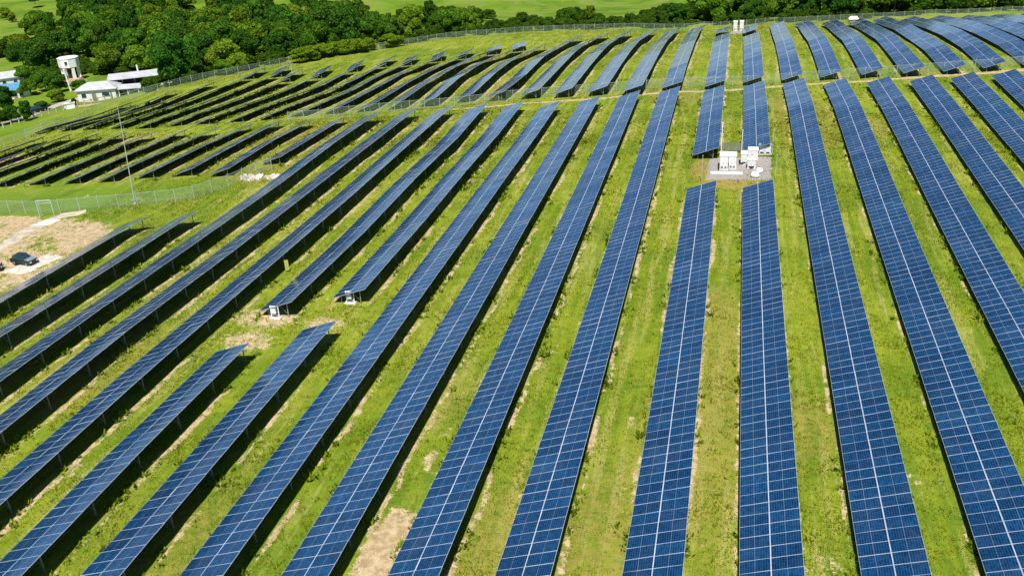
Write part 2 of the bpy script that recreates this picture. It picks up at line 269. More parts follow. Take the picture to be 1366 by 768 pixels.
    (-157.7, 301.9, 9.6, 2, 0, 5.63, 8.1, 'dark green tree, second from left, second rank behind the pale green hedge'),
    (-140.7, 277.1, 12.1, 4, 0, 6.14, 11.5, 'dark green tree, third from left, second rank behind the pale green hedge'),
    (-144.9, 291.1, 12.6, 4, 2, 4.27, 11.5, 'yellow green tree, fourth from left, second rank behind the pale green hedge'),
    (-133.1, 285.4, 13.4, 1, 1, 3.42, 11.5, 'mid green tree, fifth from left, second rank behind the pale green hedge'),
    (-124.2, 270.9, 8.1, 5, 0, 6.09, 7.2, 'dark green tree, sixth from left, second rank behind the pale green hedge'),
    (-114.4, 260.9, 12.4, 2, 0, 5.6, 10.2, 'dark green tree, seventh from left, second rank behind the pale green hedge'),
    (-119.3, 278.4, 8.0, 5, 0, 4.54, 6.8, 'dark green tree, eighth from left, second rank behind the pale green hedge'),
    (-171.0, 309.1, 8.4, 3, 2, 1.29, 7.6, 'yellow green tree, first from left, third rank behind the pale green hedge'),
    (-166.3, 316.8, 10.7, 0, 0, 5.64, 11.1, 'dark green tree, second from left, third rank behind the pale green hedge'),
    (-147.8, 299.2, 9.0, 2, 0, 5.25, 8.9, 'dark green tree, third from left, third rank behind the pale green hedge'),
    (-155.8, 317.9, 10.6, 3, 0, 3.74, 10.9, 'dark green tree, fourth from left, third rank behind the pale green hedge'),
    (-150.4, 307.9, 10.5, 3, 0, 2.63, 9.5, 'dark green tree, fifth from left, third rank behind the pale green hedge'),
    (-142.3, 314.4, 8.4, 4, 0, 3.21, 7.7, 'dark green tree, sixth from left, third rank behind the pale green hedge'),
    (-135.2, 299.9, 11.4, 5, 1, 0.93, 11.4, 'mid green tree, seventh from left, third rank behind the pale green hedge'),
    (-135.3, 309.5, 10.0, 4, 0, 1.05, 9.3, 'dark green tree, eighth from left, third rank behind the pale green hedge'),
    (-125.3, 291.8, 8.2, 4, 2, 5.67, 8.1, 'yellow green tree, ninth from left, third rank behind the pale green hedge'),
    (-179.0, 335.9, 10.1, 5, 0, 5.71, 8.8, 'dark green tree, first from left, fourth rank behind the pale green hedge'),
    (-180.1, 345.5, 8.9, 1, 1, 0.14, 8.0, 'mid green tree, second from left, fourth rank behind the pale green hedge'),
    (-165.8, 328.5, 10.5, 0, 2, 5.84, 9.3, 'yellow green tree, third from left, fourth rank behind the pale green hedge'),
    (-162.3, 335.9, 9.5, 2, 0, 5.17, 8.0, 'dark green tree, fourth from left, fourth rank behind the pale green hedge'),
    (-151.8, 327.6, 10.2, 5, 0, 2.31, 8.7, 'dark green tree, fifth from left, fourth rank behind the pale green hedge'),
    (-152.1, 338.7, 9.6, 2, 2, 5.48, 9.3, 'yellow green tree, sixth from left, fourth rank behind the pale green hedge'),
    (-143.2, 323.0, 10.8, 4, 1, 4.33, 9.9, 'mid green tree, seventh from left, fourth rank behind the pale green hedge'),
    (-145.0, 333.0, 9.4, 2, 0, 4.38, 9.4, 'dark green tree, eighth from left, fourth rank behind the pale green hedge'),
    (-208.0, 380.3, 11.5, 1, 0, 1.26, 9.3, 'dark green tree, first from left, rear rank behind the pale green hedge'),
    (-235.9, 434.7, 12.0, 4, 1, 3.73, 11.5, 'mid green tree, second from left, rear rank behind the pale green hedge'),
    (-184.3, 352.8, 8.0, 2, 2, 1.13, 7.7, 'yellow green tree, third from left, rear rank behind the pale green hedge'),
    (-178.7, 365.5, 8.2, 5, 0, 0.41, 7.7, 'dark green tree, fourth from left, rear rank behind the pale green hedge'),
    (-171.9, 358.9, 10.3, 2, 0, 0.87, 9.3, 'dark green tree, fifth from left, rear rank behind the pale green hedge'),
    (-167.3, 348.8, 9.4, 4, 0, 1.94, 9.6, 'dark green tree, sixth from left, rear rank behind the pale green hedge'),
    (-159.2, 364.0, 8.5, 1, 1, 2.0, 8.8, 'mid green tree, seventh from left, rear rank behind the pale green hedge'),
    (-151.4, 355.1, 8.0, 4, 2, 0.79, 8.4, 'yellow green tree, eighth from left, rear rank behind the pale green hedge'),
    (-144.3, 341.7, 9.3, 3, 1, 6.07, 7.6, 'mid green tree, ninth from left, rear rank behind the pale green hedge'),
    (-109.4, 269.2, 8.8, 2, 1, 4.47, 8.6, 'mid green tree, first from left, front rank behind the short turned solar tables'),
    (-113.1, 280.7, 7.4, 3, 1, 6.26, 7.7, 'mid green tree, second from left, front rank behind the short turned solar tables'),
    (-107.1, 276.5, 6.9, 3, 1, 4.51, 5.9, 'mid green tree, third from left, front rank behind the short turned solar tables'),
    (-99.1, 256.4, 8.2, 0, 1, 5.98, 8.0, 'mid green tree, fourth from left, front rank behind the short turned solar tables'),
    (-101.3, 270.7, 6.9, 1, 2, 2.31, 6.8, 'yellow green tree, fifth from left, front rank behind the short turned solar tables'),
    (-95.5, 265.5, 10.6, 5, 2, 5.98, 8.8, 'yellow green tree, sixth from left, front rank behind the short turned solar tables'),
    (-115.9, 293.0, 7.2, 0, 1, 3.66, 6.0, 'mid green tree, first from left, middle rank behind the short turned solar tables'),
    (-109.8, 286.5, 6.5, 0, 2, 4.41, 5.5, 'yellow green tree, second from left, middle rank behind the short turned solar tables'),
    (-99.2, 279.3, 9.8, 2, 1, 1.44, 8.5, 'mid green tree, third from left, middle rank behind the short turned solar tables'),
    (-101.2, 287.0, 8.7, 5, 1, 1.01, 8.2, 'mid green tree, fourth from left, middle rank behind the short turned solar tables'),
    (-91.2, 282.2, 8.1, 4, 1, 3.3, 7.2, 'mid green tree, fifth from left, middle rank behind the short turned solar tables'),
    (-85.2, 271.5, 8.8, 4, 1, 0.88, 7.5, 'mid green tree, sixth from left, middle rank behind the short turned solar tables'),
    (-114.9, 326.8, 7.1, 0, 1, 3.18, 7.0, 'mid green tree, first from left, rear rank behind the short turned solar tables'),
    (-104.3, 309.0, 6.9, 4, 1, 5.68, 5.8, 'mid green tree, second from left, rear rank behind the short turned solar tables'),
    (-99.3, 295.8, 8.6, 3, 0, 0.71, 7.8, 'dark green tree, third from left, rear rank behind the short turned solar tables'),
    (-95.8, 308.6, 7.0, 1, 0, 5.44, 7.3, 'dark green tree, fourth from left, rear rank behind the short turned solar tables'),
    (-86.9, 289.8, 8.0, 0, 2, 0.73, 7.6, 'yellow green tree, fifth from left, rear rank behind the short turned solar tables'),
    (-85.9, 298.4, 6.3, 2, 2, 2.98, 5.7, 'yellow green tree, sixth from left, rear rank behind the short turned solar tables'),
    (-80.2, 279.6, 7.3, 3, 2, 3.07, 6.3, 'yellow green tree, seventh from left, rear rank behind the short turned solar tables'),
    (-53.7, 303.8, 6.5, 0, 1, 3.69, 6.0, 'mid green tree, first from left, only rank below the bright hill meadow'),
    (-45.2, 294.8, 6.1, 3, 2, 3.17, 6.3, 'yellow green tree, second from left, only rank below the bright hill meadow'),
    (-18.5, 306.0, 7.0, 5, 0, 4.3, 6.8, 'dark green tree, third from left, only rank below the bright hill meadow'),
    (-10.5, 330.0, 10.9, 0, 2, 3.64, 10.9, 'yellow green tree, first from left, front rank behind the far white cabinets'),
    (-6.4, 312.0, 12.0, 5, 2, 0.08, 11.5, 'yellow green tree, second from left, front rank behind the far white cabinets'),
    (-3.8, 339.8, 9.4, 0, 0, 1.79, 9.3, 'dark green tree, third from left, front rank behind the far white cabinets'),
    (-3.2, 325.3, 12.1, 4, 1, 1.71, 10.4, 'mid green tree, fourth from left, front rank behind the far white cabinets'),
    (5.1, 322.1, 10.8, 5, 1, 3.2, 9.5, 'mid green tree, fifth from left, front rank behind the far white cabinets'),
    (5.3, 298.2, 8.3, 5, 0, 5.88, 7.2, 'dark green tree, sixth from left, front rank behind the far white cabinets'),
    (5.5, 311.5, 9.4, 1, 1, 1.2, 7.6, 'mid green tree, seventh from left, front rank behind the far white cabinets'),
    (8.2, 331.5, 9.8, 4, 2, 0.52, 8.6, 'yellow green tree, eighth from left, front rank behind the far white cabinets'),
    (13.3, 302.4, 9.0, 1, 2, 3.35, 7.8, 'yellow green tree, ninth from left, front rank behind the far white cabinets'),
    (15.3, 321.8, 10.3, 3, 1, 0.84, 8.4, 'mid green tree, tenth from left, front rank behind the far white cabinets'),
    (15.9, 337.5, 12.5, 1, 0, 2.56, 11.5, 'dark green tree, eleventh from left, front rank behind the far white cabinets'),
    (-13.4, 386.2, 10.5, 1, 1, 5.74, 9.1, 'mid green tree, first from left, middle rank behind the far white cabinets'),
    (-11.3, 356.4, 13.4, 5, 0, 5.74, 11.5, 'dark green tree, second from left, middle rank behind the far white cabinets'),
    (-11.3, 373.2, 12.4, 0, 2, 5.56, 11.2, 'yellow green tree, third from left, middle rank behind the far white cabinets'),
    (-4.1, 365.0, 11.5, 1, 1, 2.88, 11.0, 'mid green tree, fourth from left, middle rank behind the far white cabinets'),
    (0.9, 348.6, 10.4, 2, 0, 2.04, 10.6, 'dark green tree, fifth from left, middle rank behind the far white cabinets'),
    (3.1, 358.8, 9.3, 3, 2, 1.02, 9.1, 'yellow green tree, sixth from left, middle rank behind the far white cabinets'),
    (5.9, 373.2, 12.1, 3, 2, 5.67, 10.3, 'yellow green tree, seventh from left, middle rank behind the far white cabinets'),
    (9.3, 363.9, 9.6, 4, 0, 1.02, 10.0, 'dark green tree, eighth from left, middle rank behind the far white cabinets'),
    (13.1, 356.5, 9.8, 5, 2, 1.3, 8.6, 'yellow green tree, ninth from left, middle rank behind the far white cabinets'),
    (13.9, 345.7, 8.9, 5, 2, 0.49, 9.0, 'yellow green tree, tenth from left, middle rank behind the far white cabinets'),
    (16.4, 368.6, 13.1, 0, 2, 1.43, 11.3, 'yellow green tree, eleventh from left, middle rank behind the far white cabinets'),
    (-14.2, 397.8, 9.4, 1, 0, 5.63, 8.3, 'dark green tree, first from left, rear rank behind the far white cabinets'),
    (-6.5, 392.0, 10.6, 2, 2, 2.36, 10.8, 'yellow green tree, second from left, rear rank behind the far white cabinets'),
    (-7.2, 421.7, 13.4, 3, 2, 1.05, 10.9, 'yellow green tree, third from left, rear rank behind the far white cabinets'),
    (-4.5, 409.5, 9.0, 4, 0, 2.6, 7.9, 'dark green tree, fourth from left, rear rank behind the far white cabinets'),
    (-0.8, 402.1, 8.6, 5, 0, 3.74, 7.9, 'dark green tree, fifth from left, rear rank behind the far white cabinets'),
    (0.5, 383.9, 12.6, 2, 1, 3.08, 10.9, 'mid green tree, sixth from left, rear rank behind the far white cabinets'),
    (7.3, 388.8, 8.1, 1, 1, 2.36, 7.5, 'mid green tree, seventh from left, rear rank behind the far white cabinets'),
    (7.5, 410.7, 9.3, 5, 0, 0.93, 9.5, 'dark green tree, eighth from left, rear rank behind the far white cabinets'),
    (9.9, 402.5, 11.6, 4, 2, 4.66, 11.5, 'yellow green tree, ninth from left, rear rank behind the far white cabinets'),
    (14.0, 417.8, 8.5, 4, 2, 5.38, 7.4, 'yellow green tree, tenth from left, rear rank behind the far white cabinets'),
    (16.3, 393.3, 8.2, 0, 2, 1.9, 6.9, 'yellow green tree, eleventh from left, rear rank behind the far white cabinets'),
    (16.3, 377.8, 11.9, 5, 0, 4.23, 10.5, 'dark green tree, twelfth from left, rear rank behind the far white cabinets'),
    (21.8, 298.5, 11.4, 0, 0, 4.72, 9.3, 'dark green tree, first from left, front rank behind the upper middle-right rows'),
    (23.6, 313.3, 9.6, 1, 2, 1.21, 10.0, 'yellow green tree, second from left, front rank behind the upper middle-right rows'),
    (26.8, 337.3, 10.2, 0, 1, 5.28, 9.0, 'mid green tree, third from left, front rank behind the upper middle-right rows'),
    (26.7, 321.6, 9.3, 1, 0, 0.42, 8.8, 'dark green tree, fourth from left, front rank behind the upper middle-right rows'),
    (29.3, 303.8, 8.3, 2, 1, 5.51, 7.1, 'mid green tree, fifth from left, front rank behind the upper middle-right rows'),
    (30.9, 290.2, 12.0, 4, 0, 2.75, 10.0, 'dark green tree, sixth from left, front rank behind the upper middle-right rows'),
    (39.1, 319.8, 10.7, 0, 2, 3.34, 10.4, 'yellow green tree, seventh from left, front rank behind the upper middle-right rows'),
    (38.0, 296.8, 11.9, 3, 2, 3.1, 10.1, 'yellow green tree, eighth from left, front rank behind the upper middle-right rows'),
    (39.5, 307.9, 13.3, 5, 0, 2.21, 11.5, 'dark green tree, ninth from left, front rank behind the upper middle-right rows'),
    (46.2, 324.0, 12.2, 1, 0, 3.02, 10.1, 'dark green tree, tenth from left, front rank behind the upper middle-right rows'),
    (23.9, 371.7, 11.9, 3, 2, 4.62, 11.5, 'yellow green tree, first from left, middle rank behind the upper middle-right rows'),
    (24.5, 349.5, 11.7, 5, 2, 2.28, 10.9, 'yellow green tree, second from left, middle rank behind the upper middle-right rows'),
    (32.2, 344.7, 11.1, 2, 0, 1.65, 9.7, 'dark green tree, third from left, middle rank behind the upper middle-right rows'),
    (34.1, 358.2, 11.9, 4, 0, 3.27, 11.4, 'dark green tree, fourth from left, middle rank behind the upper middle-right rows'),
    (36.7, 372.2, 11.2, 5, 2, 0.37, 10.4, 'yellow green tree, fifth from left, middle rank behind the upper middle-right rows'),
    (35.4, 334.3, 12.5, 4, 2, 2.41, 11.5, 'yellow green tree, sixth from left, middle rank behind the upper middle-right rows'),
    (44.3, 377.1, 13.3, 2, 1, 0.25, 11.5, 'mid green tree, seventh from left, middle rank behind the upper middle-right rows'),
    (43.3, 337.5, 10.3, 1, 0, 3.0, 10.0, 'dark green tree, eighth from left, middle rank behind the upper middle-right rows'),
    (44.4, 345.9, 10.4, 0, 1, 1.42, 10.3, 'mid green tree, ninth from left, middle rank behind the upper middle-right rows'),
    (46.9, 358.0, 12.3, 0, 1, 0.55, 11.5, 'mid green tree, tenth from left, middle rank behind the upper middle-right rows'),
    (51.0, 368.1, 10.0, 4, 1, 4.27, 8.6, 'mid green tree, eleventh from left, middle rank behind the upper middle-right rows'),
    (19.9, 404.7, 12.5, 5, 1, 0.6, 11.5, 'mid green tree, first from left, rear rank behind the upper middle-right rows'),
    (20.2, 386.2, 12.5, 2, 1, 5.01, 10.8, 'mid green tree, second from left, rear rank behind the upper middle-right rows'),
    (28.2, 406.4, 10.2, 3, 2, 2.91, 10.5, 'yellow green tree, third from left, rear rank behind the upper middle-right rows'),
    (31.2, 388.2, 11.8, 3, 0, 0.84, 11.4, 'dark green tree, fourth from left, rear rank behind the upper middle-right rows'),
    (34.0, 412.3, 9.9, 1, 1, 3.58, 8.9, 'mid green tree, fifth from left, rear rank behind the upper middle-right rows'),
    (38.3, 401.9, 8.2, 1, 2, 3.4, 7.8, 'yellow green tree, sixth from left, rear rank behind the upper middle-right rows'),
    (44.3, 408.2, 12.5, 0, 1, 2.87, 10.4, 'mid green tree, seventh from left, rear rank behind the upper middle-right rows'),
    (48.6, 398.9, 8.3, 4, 2, 5.33, 8.7, 'yellow green tree, eighth from left, rear rank behind the upper middle-right rows'),
    (51.5, 384.6, 12.5, 0, 2, 1.18, 11.5, 'yellow green tree, ninth from left, rear rank behind the upper middle-right rows'),
    (60.0, 406.3, 13.1, 1, 0, 2.2, 11.5, 'dark green tree, tenth from left, rear rank behind the upper middle-right rows'),
    (58.3, 392.3, 13.5, 0, 2, 2.27, 11.5, 'yellow green tree, eleventh from left, rear rank behind the upper middle-right rows'),
    (46.1, 296.3, 13.3, 1, 2, 0.58, 11.5, 'yellow green tree, first from left, front rank behind the upper corner rows'),
    (49.6, 313.7, 8.8, 1, 2, 0.58, 8.2, 'yellow green tree, second from left, front rank behind the upper corner rows'),
    (54.2, 322.5, 10.7, 4, 0, 1.29, 9.6, 'dark green tree, third from left, front rank behind the upper corner rows'),
    (51.3, 302.7, 11.4, 5, 1, 3.23, 11.1, 'mid green tree, fourth from left, front rank behind the upper corner rows'),
    (60.9, 336.4, 13.2, 1, 1, 6.17, 11.5, 'mid green tree, fifth from left, front rank behind the upper corner rows'),
    (57.6, 309.9, 10.0, 5, 1, 3.24, 9.3, 'mid green tree, sixth from left, front rank behind the upper corner rows'),
    (65.8, 321.0, 12.6, 5, 0, 3.44, 11.5, 'dark green tree, seventh from left, front rank behind the upper corner rows'),
    (63.7, 304.0, 9.0, 2, 0, 0.65, 9.3, 'dark green tree, eighth from left, front rank behind the upper corner rows'),
    (73.8, 330.5, 9.9, 1, 0, 0.42, 10.2, 'dark green tree, ninth from left, front rank behind the upper corner rows'),
    (71.4, 308.6, 12.1, 0, 2, 1.06, 11.5, 'yellow green tree, tenth from left, front rank behind the upper corner rows'),
    (78.1, 317.5, 10.6, 4, 2, 1.69, 10.5, 'yellow green tree, eleventh from left, front rank behind the upper corner rows'),
    (83.0, 307.7, 9.9, 3, 1, 1.02, 8.7, 'mid green tree, twelfth from left, front rank behind the upper corner rows'),
    (59.3, 371.5, 9.1, 1, 2, 3.72, 7.7, 'yellow green tree, first from left, middle rank behind the upper corner rows'),
    (57.1, 354.4, 8.8, 0, 0, 0.35, 8.2, 'dark green tree, second from left, middle rank behind the upper corner rows'),
    (57.3, 343.8, 10.9, 1, 2, 2.6, 10.1, 'yellow green tree, third from left, middle rank behind the upper corner rows'),
    (70.4, 363.7, 8.8, 5, 1, 4.65, 7.5, 'mid green tree, fourth from left, middle rank behind the upper corner rows'),
    (70.0, 347.5, 8.5, 1, 1, 3.46, 8.6, 'mid green tree, fifth from left, middle rank behind the upper corner rows'),
    (79.9, 367.7, 13.0, 4, 2, 3.8, 11.5, 'yellow green tree, sixth from left, middle rank behind the upper corner rows'),
    (78.9, 357.6, 12.3, 1, 1, 3.91, 11.3, 'mid green tree, seventh from left, middle rank behind the upper corner rows'),
    (80.3, 338.5, 13.1, 5, 2, 1.58, 10.8, 'yellow green tree, eighth from left, middle rank behind the upper corner rows'),
    (88.0, 361.8, 13.3, 0, 1, 0.65, 11.5, 'mid green tree, ninth from left, middle rank behind the upper corner rows'),
    (94.9, 352.5, 12.4, 4, 2, 2.57, 11.5, 'yellow green tree, tenth from left, middle rank behind the upper corner rows'),
    (89.7, 329.5, 8.4, 4, 2, 6.1, 7.2, 'yellow green tree, eleventh from left, middle rank behind the upper corner rows'),
    (93.0, 343.4, 13.4, 1, 0, 1.5, 11.2, 'dark green tree, twelfth from left, middle rank behind the upper corner rows'),
    (64.6, 382.0, 10.6, 0, 0, 4.88, 9.6, 'dark green tree, first from left, rear rank behind the upper corner rows'),
    (70.0, 397.6, 11.0, 1, 2, 1.71, 11.4, 'yellow green tree, second from left, rear rank behind the upper corner rows'),
    (72.9, 386.8, 9.7, 0, 0, 0.59, 8.0, 'dark green tree, third from left, rear rank behind the upper corner rows'),
    (73.2, 376.7, 11.4, 5, 0, 3.74, 10.5, 'dark green tree, fourth from left, rear rank behind the upper corner rows'),
    (82.2, 382.6, 10.6, 1, 0, 1.93, 9.7, 'dark green tree, fifth from left, rear rank behind the upper corner rows'),
    (88.9, 375.6, 9.3, 4, 2, 1.99, 8.2, 'yellow green tree, sixth from left, rear rank behind the upper corner rows'),
    (94.0, 394.4, 10.8, 3, 2, 4.39, 10.3, 'yellow green tree, seventh from left, rear rank behind the upper corner rows'),
    (93.4, 385.2, 9.2, 0, 1, 3.6, 7.7, 'mid green tree, eighth from left, rear rank behind the upper corner rows'),
    (99.1, 375.6, 12.4, 5, 2, 5.23, 11.5, 'yellow green tree, ninth from left, rear rank behind the upper corner rows'),
    (106.6, 391.4, 8.7, 2, 2, 1.93, 8.3, 'yellow green tree, tenth from left, rear rank behind the upper corner rows'),
    (107.4, 381.5, 8.3, 5, 0, 1.68, 7.6, 'dark green tree, eleventh from left, rear rank behind the upper corner rows'),
    (103.2, 366.1, 8.8, 3, 0, 5.79, 7.6, 'dark green tree, twelfth from left, rear rank behind the upper corner rows'),
]
WOOD = [
    (-98.6, 316.8, 6.6), (-353.1, 444.1, 11.2), (-108.8, 293, 6.2), (-335.1, 417.3, 10.5), (-209.8, 335.4, 7.7), (-337.1, 442.7, 10.9), (-294.9, 390.2, 9.6), (-293.8, 428.7, 10.1),
    (-290, 412.2, 9.8), (-19.3, 314.7, 6.1), (-330, 451.9, 10.8), (-251.5, 420.1, 9.5), (-185, 371.7, 8), (-277.5, 393.8, 9.2), (-314.2, 456.7, 10.6), (-101.4, 324.8, 6.5),
    (-309.9, 417.2, 9.9), (-232.2, 426.6, 9.2), (-66.8, 292.1, 5.7), (-20, 326.1, 6.2), (-299.9, 347.7, 8.7), (-309.5, 397.9, 9.5), (-316.5, 430, 10), (-111.2, 302.7, 6),
    (-284.5, 435.9, 9.7), (-241.2, 357.3, 8), (-239.4, 407.1, 8.8), (-249.8, 410.7, 8.9), (-213.6, 393.1, 8.3), (-309.4, 434, 9.8), (-307, 461.3, 10.2), (-241.6, 443.9, 9.3),
    (-51.6, 297.3, 5.5), (-119.2, 301.4, 5.9), (-55.2, 310.7, 5.7), (-22.5, 335.1, 6.1), (-361.2, 449.4, 10.4), (-257.8, 431.4, 9), (-265.1, 282.8, 6.9), (-104.9, 317.7, 6),
    (-56.9, 317, 5.7), (-306.3, 356.7, 8.3), (-13.2, 319, 5.6), (-125.8, 312.4, 5.9), (-277.4, 374, 8.2), (-257.9, 282.3, 6.7), (-368.3, 466.9, 10.3), (-176.2, 379.6, 7.2),
    (-164.3, 377.4, 7.1), (-157.4, 372.3, 7), (-272.5, 291.5, 6.8), (-321.6, 444, 9.4), (-257.9, 290.1, 6.6), (-193.1, 361.6, 6.9), (-88.5, 313.5, 5.5), (-198.9, 368, 7),
    (-25.7, 304.8, 5.1), (-108.9, 338, 5.9), (-116.2, 335.7, 5.9), (-119.4, 343.5, 6), (-109.3, 329.6, 5.7), (-57.7, 325.6, 5.4), (-342.5, 435, 9.1), (-27.5, 312.6, 5.1),
    (-262.6, 296.9, 6.5), (-223.4, 350.8, 6.7), (-134.3, 331.2, 5.8), (-318.7, 391.6, 8.1), (-15.8, 337.6, 5.3), (-95.7, 329.8, 5.4), (-24.8, 341.8, 5.4), (-361.5, 458.8, 9),
    (-96.7, 337.4, 5.4), (-56.1, 332.5, 5.2), (-279.2, 296.7, 6.1), (-30.7, 319.9, 4.8), (-185.3, 388.4, 6.4), (-115.3, 307.9, 4.9), (-103.3, 331.4, 5.1), (-199.4, 375.5, 6.3),
    (-49.9, 318.8, 4.7), (-44.8, 304.1, 4.5), (-28.3, 332.9, 4.8), (-177.3, 388.8, 6), (-68.9, 286.1, 4.2), (-314.1, 364.1, 6.7), (-230.9, 363.8, 6), (-185.2, 399.8, 6),
    (-61.9, 337, 4.7), (-58.1, 292.7, 4.1), (-222.9, 359.9, 5.7), (-126.7, 320.2, 4.7), (-192.2, 394, 5.9), (-74.8, 288.1, 4), (-18.6, 348.7, 4.7), (-318.7, 373.2, 6.5),
    (-265, 437.2, 6.7), (-129, 362.7, 5), (-34.3, 304.5, 4), (-237.4, 370.7, 5.7), (-38.5, 297.9, 3.8), (-202.5, 407.2, 5.7), (-121.5, 359.5, 4.8), (-274.4, 302, 5.1),
    (-103.9, 342.9, 4.5), (-113.5, 355.3, 4.6), (-54.3, 340, 4.2), (-71.7, 307.6, 3.8), (-195.9, 384.8, 5.1), (-98.4, 349.9, 4.3), (-26.1, 353.2, 4), (-112, 363.8, 4.2),
    (-124.1, 326.2, 3.9), (-118.1, 318.5, 3.8), (-73.2, 322.2, 3.6), (-192.1, 403.8, 4.9), (-178.6, 399.2, 4.8), (-23.7, 364.9, 3.8), (-290, 352.3, 4.8), (-281.1, 312.6, 4.4),
    (-121.5, 368.5, 4), (-133.7, 372.9, 4), (-243.2, 380.9, 4.5), (-205.3, 397.8, 4.3), (-327.7, 385.8, 4.7), (-178.5, 407.4, 3.8),
]
FARM_TREES = [
    ('tree', -179.3, 190.2, 6.5, 'dark tree with a bare trunk before the blue-roofed house'),
    ('tree', -188.7, 210.5, 4.8, 'small round tree right of the blue-roofed house'),
    ('tree', -162.8, 173.3, 4.2, 'bushy dark tree beside farm road bend, leftmost in the hollow'),
    ('tree', -158.9, 174.1, 4.6, 'bushy dark tree beside the dark parked car on the farm road'),
    ('tree', -163.9, 170.9, 4, 'low dark tree at the left edge near farm fence'),
    ('tree', -189.0, 216.9, 6, 'round green tree left of the leaning white post'),
    ('tree', -181.1, 212.1, 6, 'round green tree just below the water tower'),
    ('shrub', -175.4, 214.3, 3, 'low bush against the tan water tower mound'),
    ('shrub', -170.3, 198.6, 3.5, 'low pale bush at the farm road fork'),
    ('shrub', -159.4, 191.1, 1.8, 'tiny dark bush beside the white cistern'),
    ('tree', -205.3, 229.7, 6, 'round tree on the green lawn left of the water tower'),
    ('tree', -181.7, 237.1, 9, 'broad light green tree above the farm shed roof'),
    ('tree', -173.0, 238.2, 8, 'light green tree behind the shed chimney'),
    ('shrub', -165.3, 186.3, 2.5, 'low shrub along the farm road, next to dark parked car'),
    ('tree', -149.2, 216.7, 5, 'light green tree at the right end of the shed'),
    ('shrub', -143.6, 213.1, 3.5, 'pale bush on the back fence, first right of the shed'),
    ('shrub', -138.5, 213.9, 3.5, 'pale bush on the back fence, second right of the shed'),
    ('shrub', -127.8, 210.3, 4, 'pale bush on the back fence, third right of the shed'),
    ('shrub', -126.0, 215.7, 4, 'pale bush on the back fence, fourth right of the shed'),
    ('shrub', -367.9, 405.8, 5, 'leftmost dark bush of the short hedge line on the upper left meadow'),
    ('shrub', -356.3, 395.9, 5, 'middle dark bush of the short hedge line on the upper left meadow'),
    ('shrub', -341.6, 382.7, 5, 'right dark bush of the short hedge line on the upper left meadow'),
    ('shrub', -379.0, 444.4, 4.5, 'dark bush high on the upper left meadow, left of the wood'),
    ('shrub', -113.5, 225.8, 5, 'leftmost bright bush of the pale green hedge'),
    ('shrub', -111.8, 229.2, 5, 'second bright bush of the pale green hedge'),
    ('shrub', -110.6, 233.9, 5, 'third bright bush of the pale green hedge'),
    ('shrub', -108.6, 237.1, 5, 'fourth bright bush of the pale green hedge'),
    ('shrub', -106.3, 239.5, 5, 'fifth bright bush of the pale green hedge'),
    ('shrub', -103.9, 242.0, 5, 'sixth bright bush of the pale green hedge'),
    ('shrub', -102.3, 245.5, 4.5, 'rightmost bright bush of the pale green hedge'),
    ('shrub', -96.9, 250.5, 5, 'lone bright bush behind the short turned solar tables'),
]
